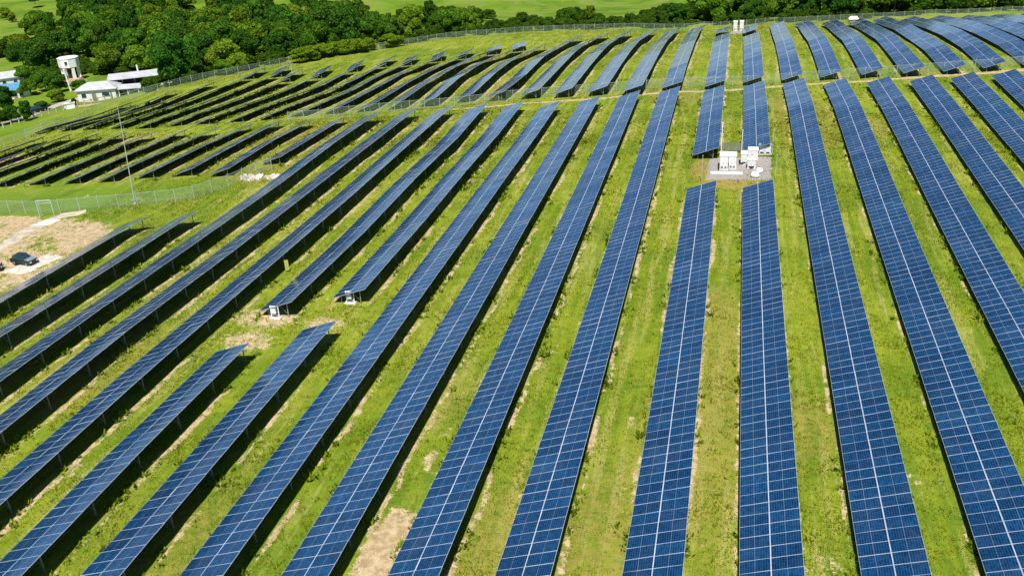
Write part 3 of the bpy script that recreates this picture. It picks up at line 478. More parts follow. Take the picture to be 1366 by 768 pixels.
P3 = {
    'lotfence0': (-101.88, 97.52, -3.29),
    'lotfence1': (-98.43, 97.9, -3.18),
    'lotfence2': (-90.95, 97.83, -2.95),
    'lotfence3': (-85.43, 100.05, -2.91),
    'lotfence4': (-79.7, 102.08, -2.9),
    'lotfence5': (-72.9, 104.42, -2.74),
    'lotfence6': (-69.4, 108.62, -2.46),
    'lotfence7': (-67.83, 112.4, -2.26),
    'lotfence8': (-67.1, 114.51, -2.16),
    'lotfence9': (-64.57, 118.04, -1.98),
    'trackfence0': (-78.44, 147.44, -3.67),
    'trackfence1': (-73.89, 148.9, -3.58),
    'trackfence2': (-68.01, 152.52, -3.64),
    'trackfence3': (-56.01, 156.12, -3.31),
    'trackfence4': (-44.95, 158.08, -2.7),
    'trackfence5': (-36.89, 163.36, -2.83),
    'trackfence6': (-30.64, 164.38, -2.53),
    'trackfence7': (-23.55, 164.1, -1.97),
    'trackfence8': (-16.77, 165.15, -1.68),
    'trackfence9': (-10.23, 169.24, -2.06),
    'trackfence10': (-3.04, 171.28, -2.36),
    'trackfence11': (4.17, 173.72, -2.54),
    'trackfence12': (11.62, 177.27, -2.77),
    'trackfence13': (18.46, 178.85, -2.6),
    'trackfence14': (26.44, 179.32, -2.1),
    'trackfence15': (33.59, 179.55, -1.63),
    'trackfence16': (40.94, 181.29, -1.44),
    'trackfence17': (48.15, 182.56, -1.15),
    'trackfence18': (56.53, 183.82, -0.78),
    'track0': (-65.66, 146.99, -2.92),
    'track1': (-55.46, 154.51, -3.15),
    'track2': (-42.33, 153.64, -2.05),
    'track3': (-36.22, 157.16, -2.21),
    'track4': (-28.24, 158.78, -1.99),
    'track5': (-21.41, 158.57, -1.45),
    'track6': (-15.62, 160.55, -1.28),
    'track7': (-9.96, 165.07, -1.81),
    'track8': (-3.32, 166.66, -2.07),
    'track9': (4.27, 170.46, -2.38),
    'track10': (11.49, 174.47, -2.67),
    'track11': (18.19, 175.53, -2.52),
    'track12': (26.02, 175.8, -2.05),
    'track13': (33.09, 176.34, -1.58),
    'track14': (40.31, 177.97, -1.45),
    'track15': (47.51, 179.67, -1.25),
    'track16': (55.84, 181.16, -0.88),
    'backfence0': (-134.23, 130.6, -7.15),
    'backfence1': (-134.92, 139.66, -7.87),
    'backfence2': (-135.72, 145.54, -7.89),
    'backfence3': (-131.5, 150.01, -6.98),
    'backfence4': (-142.89, 176.79, -10.69),
    'backfence5': (-140.38, 185.74, -10.16),
    'backfence6': (-133.55, 190.33, -9.06),
    'backfence7': (-129.93, 199.51, -9.04),
    'backfence8': (-120.79, 213.32, -9.31),
    'backfence9': (-111.14, 234.04, -10.18),
    'backfence10': (-100.02, 245.51, -10.56),
    'backfence11': (-83.05, 263.75, -10.83),
    'backfence12': (-73.1, 270.21, -11.21),
    'backfence13': (-63.34, 278.85, -11.96),
    'backfence14': (-47.74, 284.12, -12.44),
    'backfence15': (-29.83, 291.24, -13.39),
    'backfence16': (-9.24, 297.81, -14.12),
    'backfence17': (4.38, 287.68, -11.96),
    'backfence18': (14.83, 280.34, -10.21),
    'backfence19': (29.45, 281.89, -9.85),
    'backfence20': (40.05, 285.16, -9.97),
    'backfence21': (57.35, 291.72, -10.28),
    'backfence22': (82.03, 297.98, -10.61),
    'backfence23': (102.92, 317.92, -13.3),
    'mast': (-80.22, 102.86, -2.88),
    'smallmast': (-106.86, 206.69, -8.52),
    'car': (-79.95, 80.88, -2.14),
    'car2': (-81.66, 78.72, -2.13),
    'tower': (-188.95, 228.62, -15.87),
    'house': (-154.9, 198.09, -13.19),
    'shed': (-151.99, 204.23, -12.85),
    'bluehouse': (-194.83, 209.4, -16.2),
    'bluehouse2': (-211.48, 231.22, -17.54),
    'cistern': (-156.6, 185.98, -12.43),
    'roadcar': (-164.54, 184.41, -13.06),
    'farmpole': (-177.66, 213.02, -15.05),
    'gateL': (-90.46, 96.33, -2.89),
    'gateR': (-89.22, 96.72, -2.88),
    'slab1': (-88.31, 94.7, -2.8),
    'slab2': (-78.88, 80.98, -2.13),
    'road0': (-166.55, 168.9, -12.76),
    'road1': (-165.97, 172.97, -12.85),
    'road2': (-163.74, 177.82, -12.72),
    'road3': (-164.59, 185.27, -13.1),
    'road4': (-166.36, 192.85, -13.62),
    'road5': (-166.95, 200.76, -14.1),
    'road6': (-166.17, 203.36, -14.16),
    'lt0': (-87.05, 81.83, -2.28),
    'lt1': (-87.51, 85.46, -2.38),
    'lt2': (-88.5, 90.56, -2.62),
    'lt3': (-88.42, 94.69, -2.8),
    'lt4': (-87.87, 97.74, -2.89),
    'lt5': (-85.58, 99.45, -2.91),
    'cabA': (-0.36, 119.04, -1.21),
    'cabB': (0.77, 119.45, -1.2),
    'cabC': (2.29, 121.45, -1.19),
    'cabD': (3.27, 119.97, -1.2),
    'cabE': (3.49, 123.79, -1.17),
    'kiosk': (5.14, 126.22, -1.15),
    'slab3': (0.05, 118.31, -1.21),
    'bag1': (3.74, 116.98, -1.22),
    'bag2': (4.33, 118.84, -1.21),
    'poleA': (-3.04, 114.55, -1.21),
    'poleB': (-0.85, 127.43, -1.13),
    'poleC': (1.96, 126.97, -1.14),
    'poleD': (6.31, 116.92, -1.22),
    'poleE': (6.18, 127.3, -1.14),
    'padTL': (-2.64, 124.59, -1.16),
    'padTR': (6.25, 126.3, -1.15),
    'padBR': (6.05, 116.02, -1.22),
    'padBL': (-2.69, 115.33, -1.21),
    'padfence0': (-0.75, 127.44, -1.13),
    'padfence1': (2.06, 127.66, -1.13),
    'fcab1': (0.16, 254.37, -7.51),
    'fcab2': (1.82, 254.54, -7.45),
    'fpadL': (-1.06, 249.3, -7.25),
    'fpadR': (4.1, 249.23, -6.98),
    'tent': (33.18, 282.29, -9.84),
    'combX': (-42.51, 71.0, -1.41),
    'combY': (-36.34, 75.31, -1.49),
    'patch': (-20.72, 40.97, -1.29),
    'rock1': (-67.45, 113.29, -2.21),
    'rock2': (-64.05, 113.26, -2.09),
    'sand1': (-83.45, 88.55, -2.47),
    'sand2': (-81.46, 93.16, -2.72),
    'sand3': (-93.32, 93.45, -2.85),
    'sand4': (-76.64, 75.23, -1.98),
    'sand5': (-80.42, 94.82, -2.81),
    'tan6': (-122.08, 126.45, -5.47),
    'dirtX': (-43.41, 70.68, -1.39),
    'dirtY': (-37.33, 70.52, -1.43),
    'dirtZ': (-42.97, 66.06, -1.33),
    'whiteroll': (-76.3, 81.64, -2.08),
    'post2': (-197.3, 239.39, -16.6),
    'board': (-48.3, 82.52, -1.64),
    'sandA': (-97.07, 96.36, -3.08),
    'sandB': (-89.93, 93.66, -2.78),
    'sandC': (-79.4, 94.96, -2.83),
    'sandD': (-77.07, 88.88, -2.29),
    'sandE': (-78.62, 82.59, -2.15),
    'sandF': (-73.78, 76.56, -1.96),
    'sandG': (-79.79, 76.56, -2.05),
    'sandH': (-77.35, 85.01, -2.16),
}

# ------------------------------------------------------------------ terrain
CP = np.array(TERRAIN, float)
NCP = len(CP)
_d = np.sqrt(((CP[:, None, :2] - CP[None, :, :2]) ** 2).sum(-1) + 25.0)
_A = np.zeros((NCP + 3, NCP + 3))
_A[:NCP, :NCP] = -_d + 0.6 * np.eye(NCP)
_A[:NCP, NCP] = 1
_A[:NCP, NCP + 1] = CP[:, 0]
_A[:NCP, NCP + 2] = CP[:, 1]
_A[NCP:, :NCP] = _A[:NCP, NCP:].T
TW = np.linalg.solve(_A, np.r_[CP[:, 2], 0, 0, 0])


def height(x, y):
    x = np.asarray(x, float)
    y = np.asarray(y, float)
    o = TW[NCP] + TW[NCP + 1] * x + TW[NCP + 2] * y
    for i in range(NCP):
        o = o - TW[i] * np.sqrt((x - CP[i, 0]) ** 2 + (y - CP[i, 1]) ** 2 + 25.0)
    return o


def hz(x, y):
    return float(height(x, y))


def vnoise(x, y, seed=0):
    """smooth value noise on a unit lattice (numpy)"""
    xi = np.floor(x).astype(np.int64)
    yi = np.floor(y).astype(np.int64)
    fx = x - xi
    fy = y - yi
    fx = fx * fx * (3 - 2 * fx)
    fy = fy * fy * (3 - 2 * fy)

    def hsh(a, b):
        n = (a * 374761393 + b * 668265263 + seed * 982451653) & 0x7FFFFFFF
        n = ((n ^ (n >> 13)) * 1274126177) & 0x7FFFFFFF
        return ((n ^ (n >> 16)) & 0xFFFF) / 65535.0
    return (hsh(xi, yi) * (1 - fx) + hsh(xi + 1, yi) * fx) * (1 - fy) + (hsh(xi, yi + 1) * (1 - fx) + hsh(xi + 1, yi + 1) * fx) * fy


# ------------------------------------------------------------------ mesh helpers
class MB:
    def __init__(self):
        self.v = []
        self.f = []
        self.m = []

    def add(self, verts, faces, mat=0):
        b = len(self.v)
        self.v += [tuple(p) for p in verts]
        for fc in faces:
            self.f.append(tuple(b + i for i in fc))
            self.m.append(mat)
        return self

    def box(self, c, s, mat=0, rot=None):
        hx, hy, hz_ = s[0] / 2, s[1] / 2, s[2] / 2
        vs = [Vector((a * hx, b * hy, d * hz_)) for d in (-1, 1) for b in (-1, 1) for a in (-1, 1)]
        if rot is not None:
            vs = [rot @ p for p in vs]
        c = Vector(c)
        self.add([p + c for p in vs], [(0, 2, 3, 1), (4, 5, 7, 6), (0, 1, 5, 4), (2, 6, 7, 3), (0, 4, 6, 2), (1, 3, 7, 5)], mat)
        return self

    def bar(self, a, b, w, mat=0, n=4, w2=None):
        a = Vector(a)
        b = Vector(b)
        d = (b - a)
        q = d.to_track_quat('Z', 'Y')
        w2 = w if w2 is None else w2
        ring = []
        for p, r in ((a, w), (b, w2)):
            for i in range(n):
                t = 2 * math.pi * (i + .5) / n
                ring.append(p + q @ Vector((math.cos(t) * r, math.sin(t) * r, 0)))
        fs = [(i, (i + 1) % n, n + (i + 1) % n, n + i) for i in range(n)]
        fs += [tuple(range(n - 1, -1, -1)), tuple(range(n, 2 * n))]
        self.add(ring, fs, mat)
        return self

    def lathe(self, prof, n=16, c=(0, 0, 0), mat=0):
        vs = []
        for r, z in prof:
            for i in range(n):
                t = 2 * math.pi * i / n
                vs.append((c[0] + r * math.cos(t), c[1] + r * math.sin(t), c[2] + z))
        fs = []
        for k in range(len(prof) - 1):
            for i in range(n):
                j = (i + 1) % n
                fs.append((k * n + i, k * n + j, (k + 1) * n + j, (k + 1) * n + i))
        fs.append(tuple(range(n - 1, -1, -1)))
        fs.append(tuple(range((len(prof) - 1) * n, len(prof) * n)))
        self.add(vs, fs, mat)
        return self

    def prism(self, pts, y0, y1, mat=0):
        """outline in the XZ plane pushed along Y (counter-clockwise outline seen from -Y)"""
        n = len(pts)
        vs = [(p[0], y0, p[1]) for p in pts] + [(p[0], y1, p[1]) for p in pts]
        fs = [tuple(range(n)), tuple(range(2 * n - 1, n - 1, -1))]
        for i in range(n):
            j = (i + 1) % n
            fs.append((i, n + i, n + j, j))
        self.add(vs, fs, mat)
        return self

    def mesh(self, name, mats, smooth=False):
        me = bpy.data.meshes.new(name)
        me.from_pydata(self.v, [], self.f)
        for m in (mats if isinstance(mats, (list, tuple)) else [mats]):
            me.materials.append(m)
        me.polygons.foreach_set('material_index', self.m)
        if smooth:
            me.polygons.foreach_set('use_smooth', [True] * len(self.f))
        me.update()
        return me

    def build(self, name, mats, parent=None, loc=None, rot=None, smooth=False, bevel=0):
        o = link(name, self.mesh(name, mats, smooth), parent)
        if loc is not None:
            o.location = loc
        if rot is not None:
            o.rotation_euler = rot
        if bevel:
            b = o.modifiers.new('bevel', 'BEVEL')
            b.width = bevel
            b.segments = 2
            b.limit_method = 'ANGLE'
        return o


def link(name, me, parent=None):
    o = bpy.data.objects.new(name, me)
    COL.objects.link(o)
    if parent is not None:
        o.parent = parent
    return o


def thing(name, label, cat, loc=(0, 0, 0), rz=0.0, group=None):
    o = bpy.data.objects.new(name, None)
    COL.objects.link(o)
    o.empty_display_size = .3
    o.location = loc
    o.rotation_euler = (0, 0, rz)
    return tag(o, label, cat, group)


def tag(o, label, cat, group=None, kind=None):
    o['label'] = label
    o['category'] = cat
    if group:
        o['group'] = group
    if kind:
        o['kind'] = kind
    return o


def structure(o, label=None):
    o['kind'] = 'structure'
    if label:
        o['label'] = label
        o['category'] = o.name.split('.')[0].replace('_', ' ')
    return o


# ------------------------------------------------------------------ materials
def newmat(name):
    m = bpy.data.materials.new(name)
    m.use_nodes = True
    nt = m.node_tree
    nt.nodes.clear()
    out = nt.nodes.new('ShaderNodeOutputMaterial')
    return m, nt, out


class N:
    """small node-graph helper"""
    def __init__(self, nt):
        self.nt = nt

    def node(self, t, **kw):
        n = self.nt.nodes.new(t)
        for k, v in kw.items():
            setattr(n, k, v)
        return n

    def put(self, sock, v):
        if isinstance(v, bpy.types.NodeSocket):
            self.nt.links.new(v, sock)
        elif v is not None:
            sock.default_value = v

    def math(self, op, a, b=None, c=None, clamp=False):
        n = self.node('ShaderNodeMath', operation=op)
        n.use_clamp = clamp
        self.put(n.inputs[0], a)
        self.put(n.inputs[1], b)
        self.put(n.inputs[2], c)
        return n.outputs[0]

    def mix(self, f, a, b, blend='MIX'):
        n = self.node('ShaderNodeMix', data_type='RGBA', blend_type=blend)
        self.put(n.inputs[0], f)
        self.put(n.inputs[6], a)
        self.put(n.inputs[7], b)
        return n.outputs[2]

    def noise(self, vec, scale, detail=3, rough=.55):
        n = self.node('ShaderNodeTexNoise')
        self.put(n.inputs['Vector'], vec)
        n.inputs['Scale'].default_value = scale
        n.inputs['Detail'].default_value = detail
        n.inputs['Roughness'].default_value = rough
        return n.outputs['Fac']

    def smooth(self, v, lo, hi, a=0.0, b=1.0):
        n = self.node('ShaderNodeMapRange', interpolation_type='SMOOTHSTEP')
        self.put(n.inputs[0], v)
        for i, q in enumerate((lo, hi, a, b)):
            n.inputs[1 + i].default_value = q
        return n.outputs[0]

    def attr(self, name, typ='GEOMETRY'):
        n = self.node('ShaderNodeAttribute', attribute_type=typ, attribute_name=name)
        return n


def rgb(r, g, b):
    return (r, g, b, 1.0)


def plain(name, col, rough=.6, metal=0.0, var=.12, scale=2.5, spec=.5):
    m, nt, out = newmat(name)
    g = N(nt)
    bs = g.node('ShaderNodeBsdfPrincipled')
    tc = g.node('ShaderNodeTexCoord')
    f = g.noise(tc.outputs['Object'], scale, 4)
    f2 = g.smooth(f, .3, .7)
    c = g.mix(f2, rgb(*[x * (1 - var) for x in col]), rgb(*[min(1, x * (1 + var)) for x in col]))
    nt.links.new(c, bs.inputs['Base Color'])
    bs.inputs['Roughness'].default_value = rough
    bs.inputs['Metallic'].default_value = metal
    bs.inputs['Specular IOR Level'].default_value = spec
    nt.links.new(bs.outputs[0], out.inputs[0])
    return m


M_ALU = plain('aluminium_frame', (.50, .55, .62), .45, .2, .05)
M_RAIL = plain('bright_rail', (.62, .65, .69), .45, .2, .05)
M_GALV = plain('galvanised_steel', (.30, .315, .32), .5, .45, .15, 8)
M_BACK = plain('shaded_backsheet', (.035, .037, .045), .55, 0, .1)  # pale sheet coloured near black, shade below the tables painted in
M_WHITE = plain('white_paint', (.80, .80, .78), .5, 0, .05)
M_OFFWHITE = plain('weathered_white_wall', (.70, .69, .65), .8, 0, .1, 1.2)
M_ROOF = plain('grey_blue_metal_roof', (.44, .46, .47), .55, .05, .12, .6)
M_ROOFB = plain('blue_metal_roof', (.10, .28, .42), .45, .1, .15, .6)
M_CONC = plain('concrete', (.52, .50, .46), .85, 0, .12, 2)
M_GRAVEL = plain('grey_gravel', (.30, .27, .25), .95, 0, .3, 9)
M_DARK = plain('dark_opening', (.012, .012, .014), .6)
M_BLACK = plain('black_rubber', (.02, .02, .02), .7)
M_EARTH = plain('tan_earth', (.38, .28, .17), .95, 0, .25, .6)
M_EARTHP = plain('pale_track_earth', (.46, .39, .30), .95, 0, .22, .9)
M_ROAD = plain('pale_farm_road', (.42, .38, .32), .95, 0, .15, .7)
M_BARK = plain('bark', (.075, .055, .038), .9, 0, .3, 6)
M_CARG = plain('dark_green_car_paint', (.015, .03, .035), .25, .1, .03)
M_CARS = plain('silver_car_paint', (.36, .38, .42), .3, .4, .03)
M_CARW = plain('white_car_paint', (.75, .76, .76), .3, .0, .03)
M_GLASS = plain('car_glass', (.02, .05, .06), .06, .0, .02)
M_YG = plain('yellow_green_board', (.42, .46, .08), .6, 0, .2)
M_GREYG = plain('grey_green_cabinet', (.26, .32, .31), .5, .1, .08)
M_STONE = plain('pale_rubble', (.55, .50, .42), .95, 0, .25, 1.5)
M_WOODP = plain('weathered_timber', (.22, .19, .15), .9, 0, .25, 3)


def solar_material():
    m, nt, out = newmat('polycrystalline_cells')
    g = N(nt)
    uv = g.node('ShaderNodeUVMap').outputs[0]
    sx = g.node('ShaderNodeSeparateXYZ')
    nt.links.new(uv, sx.inputs[0])
    U, V = sx.outputs[0], sx.outputs[1]
    a = g.attr('rnd').outputs['Fac']
    oi = g.node('ShaderNodeObjectInfo').outputs['Random']
    r = g.math('FRACT', g.math('ADD', a, oi))
    cu, cv = g.math('MULTIPLY', U, 12.0), g.math('MULTIPLY', V, 6.0)
    fu, fv = g.math('FRACT', cu), g.math('FRACT', cv)
    eu = g.math('ABSOLUTE', g.math('SUBTRACT', fu, .5))
    ev = g.math('ABSOLUTE', g.math('SUBTRACT', fv, .5))
    lu = g.smooth(eu, .415, .47)
    lv = g.smooth(ev, .475, .49)
    line = g.math('MAXIMUM', lu, g.math('MULTIPLY', lv, .6))
    mid = g.smooth(g.math('ABSOLUTE', g.math('SUBTRACT', U, .5)), .0045, .003)
    # every cell its own crystal tone
    cx = g.node('ShaderNodeCombineXYZ')
    g.put(cx.inputs[0], g.math('FLOOR', cu))
    g.put(cx.inputs[1], g.math('FLOOR', cv))
    g.put(cx.inputs[2], g.math('MULTIPLY', r, 91.0))
    wn = g.node('ShaderNodeTexWhiteNoise', noise_dimensions='3D')
    nt.links.new(cx.outputs[0], wn.inputs['Vector'])
    cell = g.mix(wn.outputs['Value'], rgb(.0014, .021, .062), rgb(.0040, .049, .138))
    modv = g.mix(r, rgb(.66, .74, .78), rgb(1.34, 1.24, 1.18))
    cell = g.mix(1.0, cell, modv, 'MULTIPLY')
    c = g.mix(g.math('MULTIPLY', line, .62), cell, rgb(.045, .150, .31))
    c = g.mix(mid, c, rgb(.28, .34, .42))
    # dust, and batches of modules with a slightly different coating
    geo = g.node('ShaderNodeNewGeometry')
    batch = g.smooth(g.noise(geo.outputs['Position'], .055, 2), .42, .58)
    c = g.mix(1.0, c, g.mix(batch, rgb(.84, .90, .92), rgb(1.12, 1.08, 1.06)), 'MULTIPLY')
    dust = g.smooth(g.noise(geo.outputs['Position'], .35, 5, .65), .45, .75, 0, .05)
    c = g.mix(dust, c, rgb(.30, .33, .36))
    bs = g.node('ShaderNodeBsdfPrincipled')
    nt.links.new(c, bs.inputs['Base Color'])
    bs.inputs['Roughness'].default_value = .16
    bs.inputs['IOR'].default_value = 1.58
    nt.links.new(bs.outputs[0], out.inputs[0])
    return m


M_CELL = solar_material()


def ground_material():
    m, nt, out = newmat('meadow_ground')
    g = N(nt)
    P = g.node('ShaderNodeNewGeometry').outputs['Position']
    mp = g.node('ShaderNodeMapping')
    nt.links.new(P, mp.inputs['Vector'])
    mp.inputs['Scale'].default_value = (1.9, .11, 1.0)
    streak = g.noise(mp.outputs[0], 1.0, 4, .6)
    big = g.noise(P, .035, 4, .6)
    mid = g.noise(P, .28, 4, .6)
    fine = g.noise(P, 1.7, 5, .65)
    xf = g.noise(P, 7.0, 4, .7)
    soil = g.attr('soil').outputs['Fac']
    dry = g.attr('dry').outputs['Fac']
    far = g.attr('far').outputs['Fac']
    t = g.math('ADD', g.math('MULTIPLY', mid, .32), g.math('MULTIPLY', fine, .26))
    t = g.math('ADD', t, g.math('MULTIPLY', streak, .52))
    t = g.math('ADD', t, g.math('MULTIPLY', g.math('SUBTRACT', big, .5), .7))
    t1 = g.smooth(t, .40, .70)
    gr = g.mix(t1, rgb(.112, .188, .009), rgb(.232, .278, .018))
    mp3 = g.node('ShaderNodeMapping')
    nt.links.new(P, mp3.inputs['Vector'])
    mp3.inputs['Location'].default_value = (37.0, 11.0, 0)
    mp3.inputs['Scale'].default_value = (.85, .06, 1.0)
    st2 = g.noise(mp3.outputs[0], 1.0, 5, .65)
    yel = g.smooth(g.math('ADD', st2, g.math('MULTIPLY', g.math('SUBTRACT', xf, .5), .30)), .50, .64)
    gr = g.mix(g.math('MULTIPLY', yel, .60), gr, rgb(.36, .34, .09))
    drk = g.smooth(g.math('ADD', g.math('MULTIPLY', fine, .6), g.math('MULTIPLY', xf, .4)), .45, .33)
    gr = g.mix(g.math('MULTIPLY', drk, .5), gr, rgb(.06, .115, .009))
    gr = g.mix(g.smooth(g.math('ADD', dry, g.math('MULTIPLY', g.math('SUBTRACT', fine, .5), .8)), .35, .8), gr, rgb(.30, .235, .06))
    mead = g.mix(g.smooth(big, .35, .65), rgb(.105, .195, .008), rgb(.165, .250, .014))
    mead = g.mix(g.math('MULTIPLY', g.smooth(mid, .4, .7), .35), mead, rgb(.08, .155, .008))
    mp2 = g.node('ShaderNodeMapping')
    nt.links.new(P, mp2.inputs['Vector'])
    mp2.inputs['Rotation'].default_value = (0, 0, .5)
    mp2.inputs['Scale'].default_value = (.045, .008, 1.0)
    fld = g.noise(mp2.outputs[0], 1.0, 5, .65)
    mead = g.mix(g.math('MULTIPLY', g.smooth(fld, .50, .60), .7), mead, rgb(.20, .235, .045))
    mead = g.mix(g.math('MULTIPLY', g.smooth(fld, .47, .39), .6), mead, rgb(.06, .12, .008))
    gr = g.mix(far, gr, mead)
    so = g.mix(g.smooth(fine, .35, .65), rgb(.34, .245, .12), rgb(.54, .42, .245))
    so = g.mix(g.smooth(xf, .60, .68), so, rgb(.62, .56, .46))
    wob = g.math('ADD', g.math('MULTIPLY', g.math('SUBTRACT', fine, .5), 1.1), g.math('MULTIPLY', g.math('SUBTRACT', xf, .5), .9))
    straw = g.smooth(g.noise(P, 3.6, 6, .75), .60, .70)
    gr = g.mix(g.math('MULTIPLY', straw, .55), gr, rgb(.34, .29, .13))
    clump = g.smooth(g.noise(P, 2.6, 5, .7), .46, .36)
    gr = g.mix(g.math('MULTIPLY', clump, .28), gr, rgb(.065, .125, .010))
    sm = g.smooth(g.math('ADD', soil, wob), .42, .60)
    # nothing stays bare without a little worn-soil weight
    sm = g.math('MULTIPLY', sm, g.smooth(soil, .03, .16))
    col = g.mix(sm, gr, so)
    bs = g.node('ShaderNodeBsdfPrincipled')
    nt.links.new(col, bs.inputs['Base Color'])
    bs.inputs['Roughness'].default_value = .95
    bs.inputs['Specular IOR Level'].default_value = .15
    bp = g.node('ShaderNodeBump')
    bp.inputs['Strength'].default_value = .9
    bp.inputs['Distance'].default_value = .16
    hgt = g.math('ADD', g.math('MULTIPLY', fine, .8), g.math('MULTIPLY', xf, .5))
    nt.links.new(hgt, bp.inputs['Height'])
    nt.links.new(bp.outputs[0], bs.inputs['Normal'])
    nt.links.new(bs.outputs[0], out.inputs[0])
    return m


def leaf_material(name, use_obj=True, base=(.06, .11, .015), trans=.34, sc=.5, dryamt=0.0):
    m, nt, out = newmat(name)
    g = N(nt)
    geo = g.node('ShaderNodeNewGeometry')
    isl = geo.outputs['Random Per Island']
    n = g.smooth(g.noise(geo.outputs['Position'], sc, 3), .3, .7)
    v = g.math('ADD', g.math('MULTIPLY', isl, .8), g.math('MULTIPLY', n, .55))
    v = g.math('ADD', v, .35)
    if use_obj:
        c = g.node('ShaderNodeObjectInfo').outputs['Color']
    else:
        c = g.mix(isl, rgb(*[x * .75 for x in base]), rgb(base[0] * 1.5, base[1] * 1.2, base[2]))
        c = g.mix(g.math('MULTIPLY', g.math('GREATER_THAN', g.math('FRACT', g.math('MULTIPLY', isl, 37.0)), .80), dryamt), c, rgb(.36, .30, .12))
    vc = g.node('ShaderNodeCombineColor')
    for i in range(3):
        nt.links.new(v, vc.inputs[i])
    c = g.mix(1.0, c, vc.outputs[0], 'MULTIPLY')
    d = g.node('ShaderNodeBsdfDiffuse')
    t = g.node('ShaderNodeBsdfTranslucent')
    nt.links.new(c, d.inputs[0])
    tc = g.mix(1.0, c, rgb(1.3, 1.25, .5), 'MULTIPLY')
    nt.links.new(tc, t.inputs[0])
    mx = g.node('ShaderNodeMixShader')
    mx.inputs[0].default_value = trans
    nt.links.new(d.outputs[0], mx.inputs[1])
    nt.links.new(t.outputs[0], mx.inputs[2])
    nt.links.new(mx.outputs[0], out.inputs[0])
    return m


M_LEAF = leaf_material('tree_leaves')
M_GRASS = leaf_material('grass_blades', False, (.18, .245, .015), .35, .25, .45)
M_WEED = leaf_material('weed_leaves', False, (.120, .200, .012), .35, .6)


def wire_material():
    m, nt, out = newmat('wire_mesh')
    g = N(nt)
    tc = g.node('ShaderNodeTexCoord').outputs['UV']
    sx = g.node('ShaderNodeSeparateXYZ')
    nt.links.new(tc, sx.inputs[0])
    a = g.math('ADD', sx.outputs[0], sx.outputs[1])
    b = g.math('SUBTRACT', sx.outputs[0], sx.outputs[1])
    def ln(t):
        return g.math('GREATER_THAN', g.math('ABSOLUTE', g.math('SUBTRACT', g.math('FRACT', g.math('MULTIPLY', t, 11.0)), .5)), .447)
    k = g.math('MAXIMUM', ln(a), ln(b))
    d = g.node('ShaderNodeBsdfDiffuse')
    d.inputs[0].default_value = rgb(.30, .40, .27)
    t = g.node('ShaderNodeBsdfTransparent')
    mx = g.node('ShaderNodeMixShader')
    nt.links.new(k, mx.inputs[0])
    nt.links.new(t.outputs[0], mx.inputs[1])
    nt.links.new(d.outputs[0], mx.inputs[2])
    nt.links.new(mx.outputs[0], out.inputs[0])
    return m


M_WIRE = wire_material()
M_FPOST = plain('pale_fence_post', (.46, .52, .46), .6, .2, .08)

# ------------------------------------------------------------------ rows: geometry constants
TILT = math.radians(19.0)
ML, MW, PITCH, GAPC = 1.885, 1.038, 1.05, .042     # module length, width, pitch along the row, centre gap
CT = 1.30                                          # height of a table's centre line
EX = Vector((math.cos(TILT), 0, math.sin(TILT)))


class Line:
    """centre line of one row of tables: straight pieces that follow the ground"""
    def __init__(self, x, y0, y1, az=0.0, jit=.05, seg=21.0, ct=CT):
        self.o = (x, y0)
        self.az = az
        self.L = y1 - y0
        n = max(1, round(self.L / seg))
        self.t = np.linspace(0, self.L, n + 1)
        a = (-math.sin(az), math.cos(az))
        self.a = a
        self.r = (math.cos(az), math.sin(az))
        self.z = np.array([hz(x + a[0] * t, y0 + a[1] * t) for t in self.t]) + ct + RNG.uniform(-jit, jit, n + 1)
        self.root = Vector((x, y0, hz(x, y0)))

    def z_at(self, t):
        return float(np.interp(t, self.t, self.z))

    def frame(self, t):
        """matrix at distance t: X across (rising to the right), Y along, Z the module normal; origin relative to the root"""
        t = min(max(t, 0.0), self.L)
        e = .05
        dz = (self.z_at(min(t + e, self.L)) - self.z_at(max(t - e, 0))) / (min(t + e, self.L) - max(t - e, 0))
        Y = Vector((self.a[0], self.a[1], dz)).normalized()
        X = Vector((self.r[0] * math.cos(TILT), self.r[1] * math.cos(TILT), math.sin(TILT)))
        X = (X - Y * X.dot(Y)).normalized()
        Z = X.cross(Y)
        p = Vector((self.a[0] * t, self.a[1] * t, self.z_at(t) - self.root.z))
        M = Matrix((X, Y, Z)).transposed().to_4x4()
        M.translation = p
        return M

    def world(self, t, s=0.0):
        return self.root + self.frame(t) @ Vector((s, 0, 0))


def module_arrays():
    hx, hy, th, fw = ML / 2, MW / 2, .036, .015
    v, f, m, uvs = [], [], [], []

    def q(ps, mat, uv=None):
        b = len(v)
        v.extend(ps)
        f.append((b, b + 1, b + 2, b + 3))
        m.append(mat)
        uvs.extend(uv or [(0, 0)] * 4)
    o = [(-hx, -hy), (hx, -hy), (hx, hy), (-hx, hy)]
    ix, iy = hx - fw, hy - fw
    i = [(-ix, -iy), (ix, -iy), (ix, iy), (-ix, iy)]
    for k in range(4):
        n = (k + 1) % 4
        q([(*o[k], th), (*o[n], th), (*i[n], th), (*i[k], th)], 0)                # frame face
        q([(*o[k], 0), (*o[n], 0), (*o[n], th), (*o[k], th)], 0)                  # frame side
    q([(*p, th - .002) for p in i], 1, [(0, 0), (1, 0), (1, 1), (0, 1)])          # glass over cells
    q([(*p, 0) for p in reversed(o)], 2)                                          # backsheet
    return np.array(v), np.array(f), np.array(m), np.array(uvs)


MV, MF, MM, MUV = module_arrays()
MOD_MATS = [M_ALU, M_CELL, M_BACK]


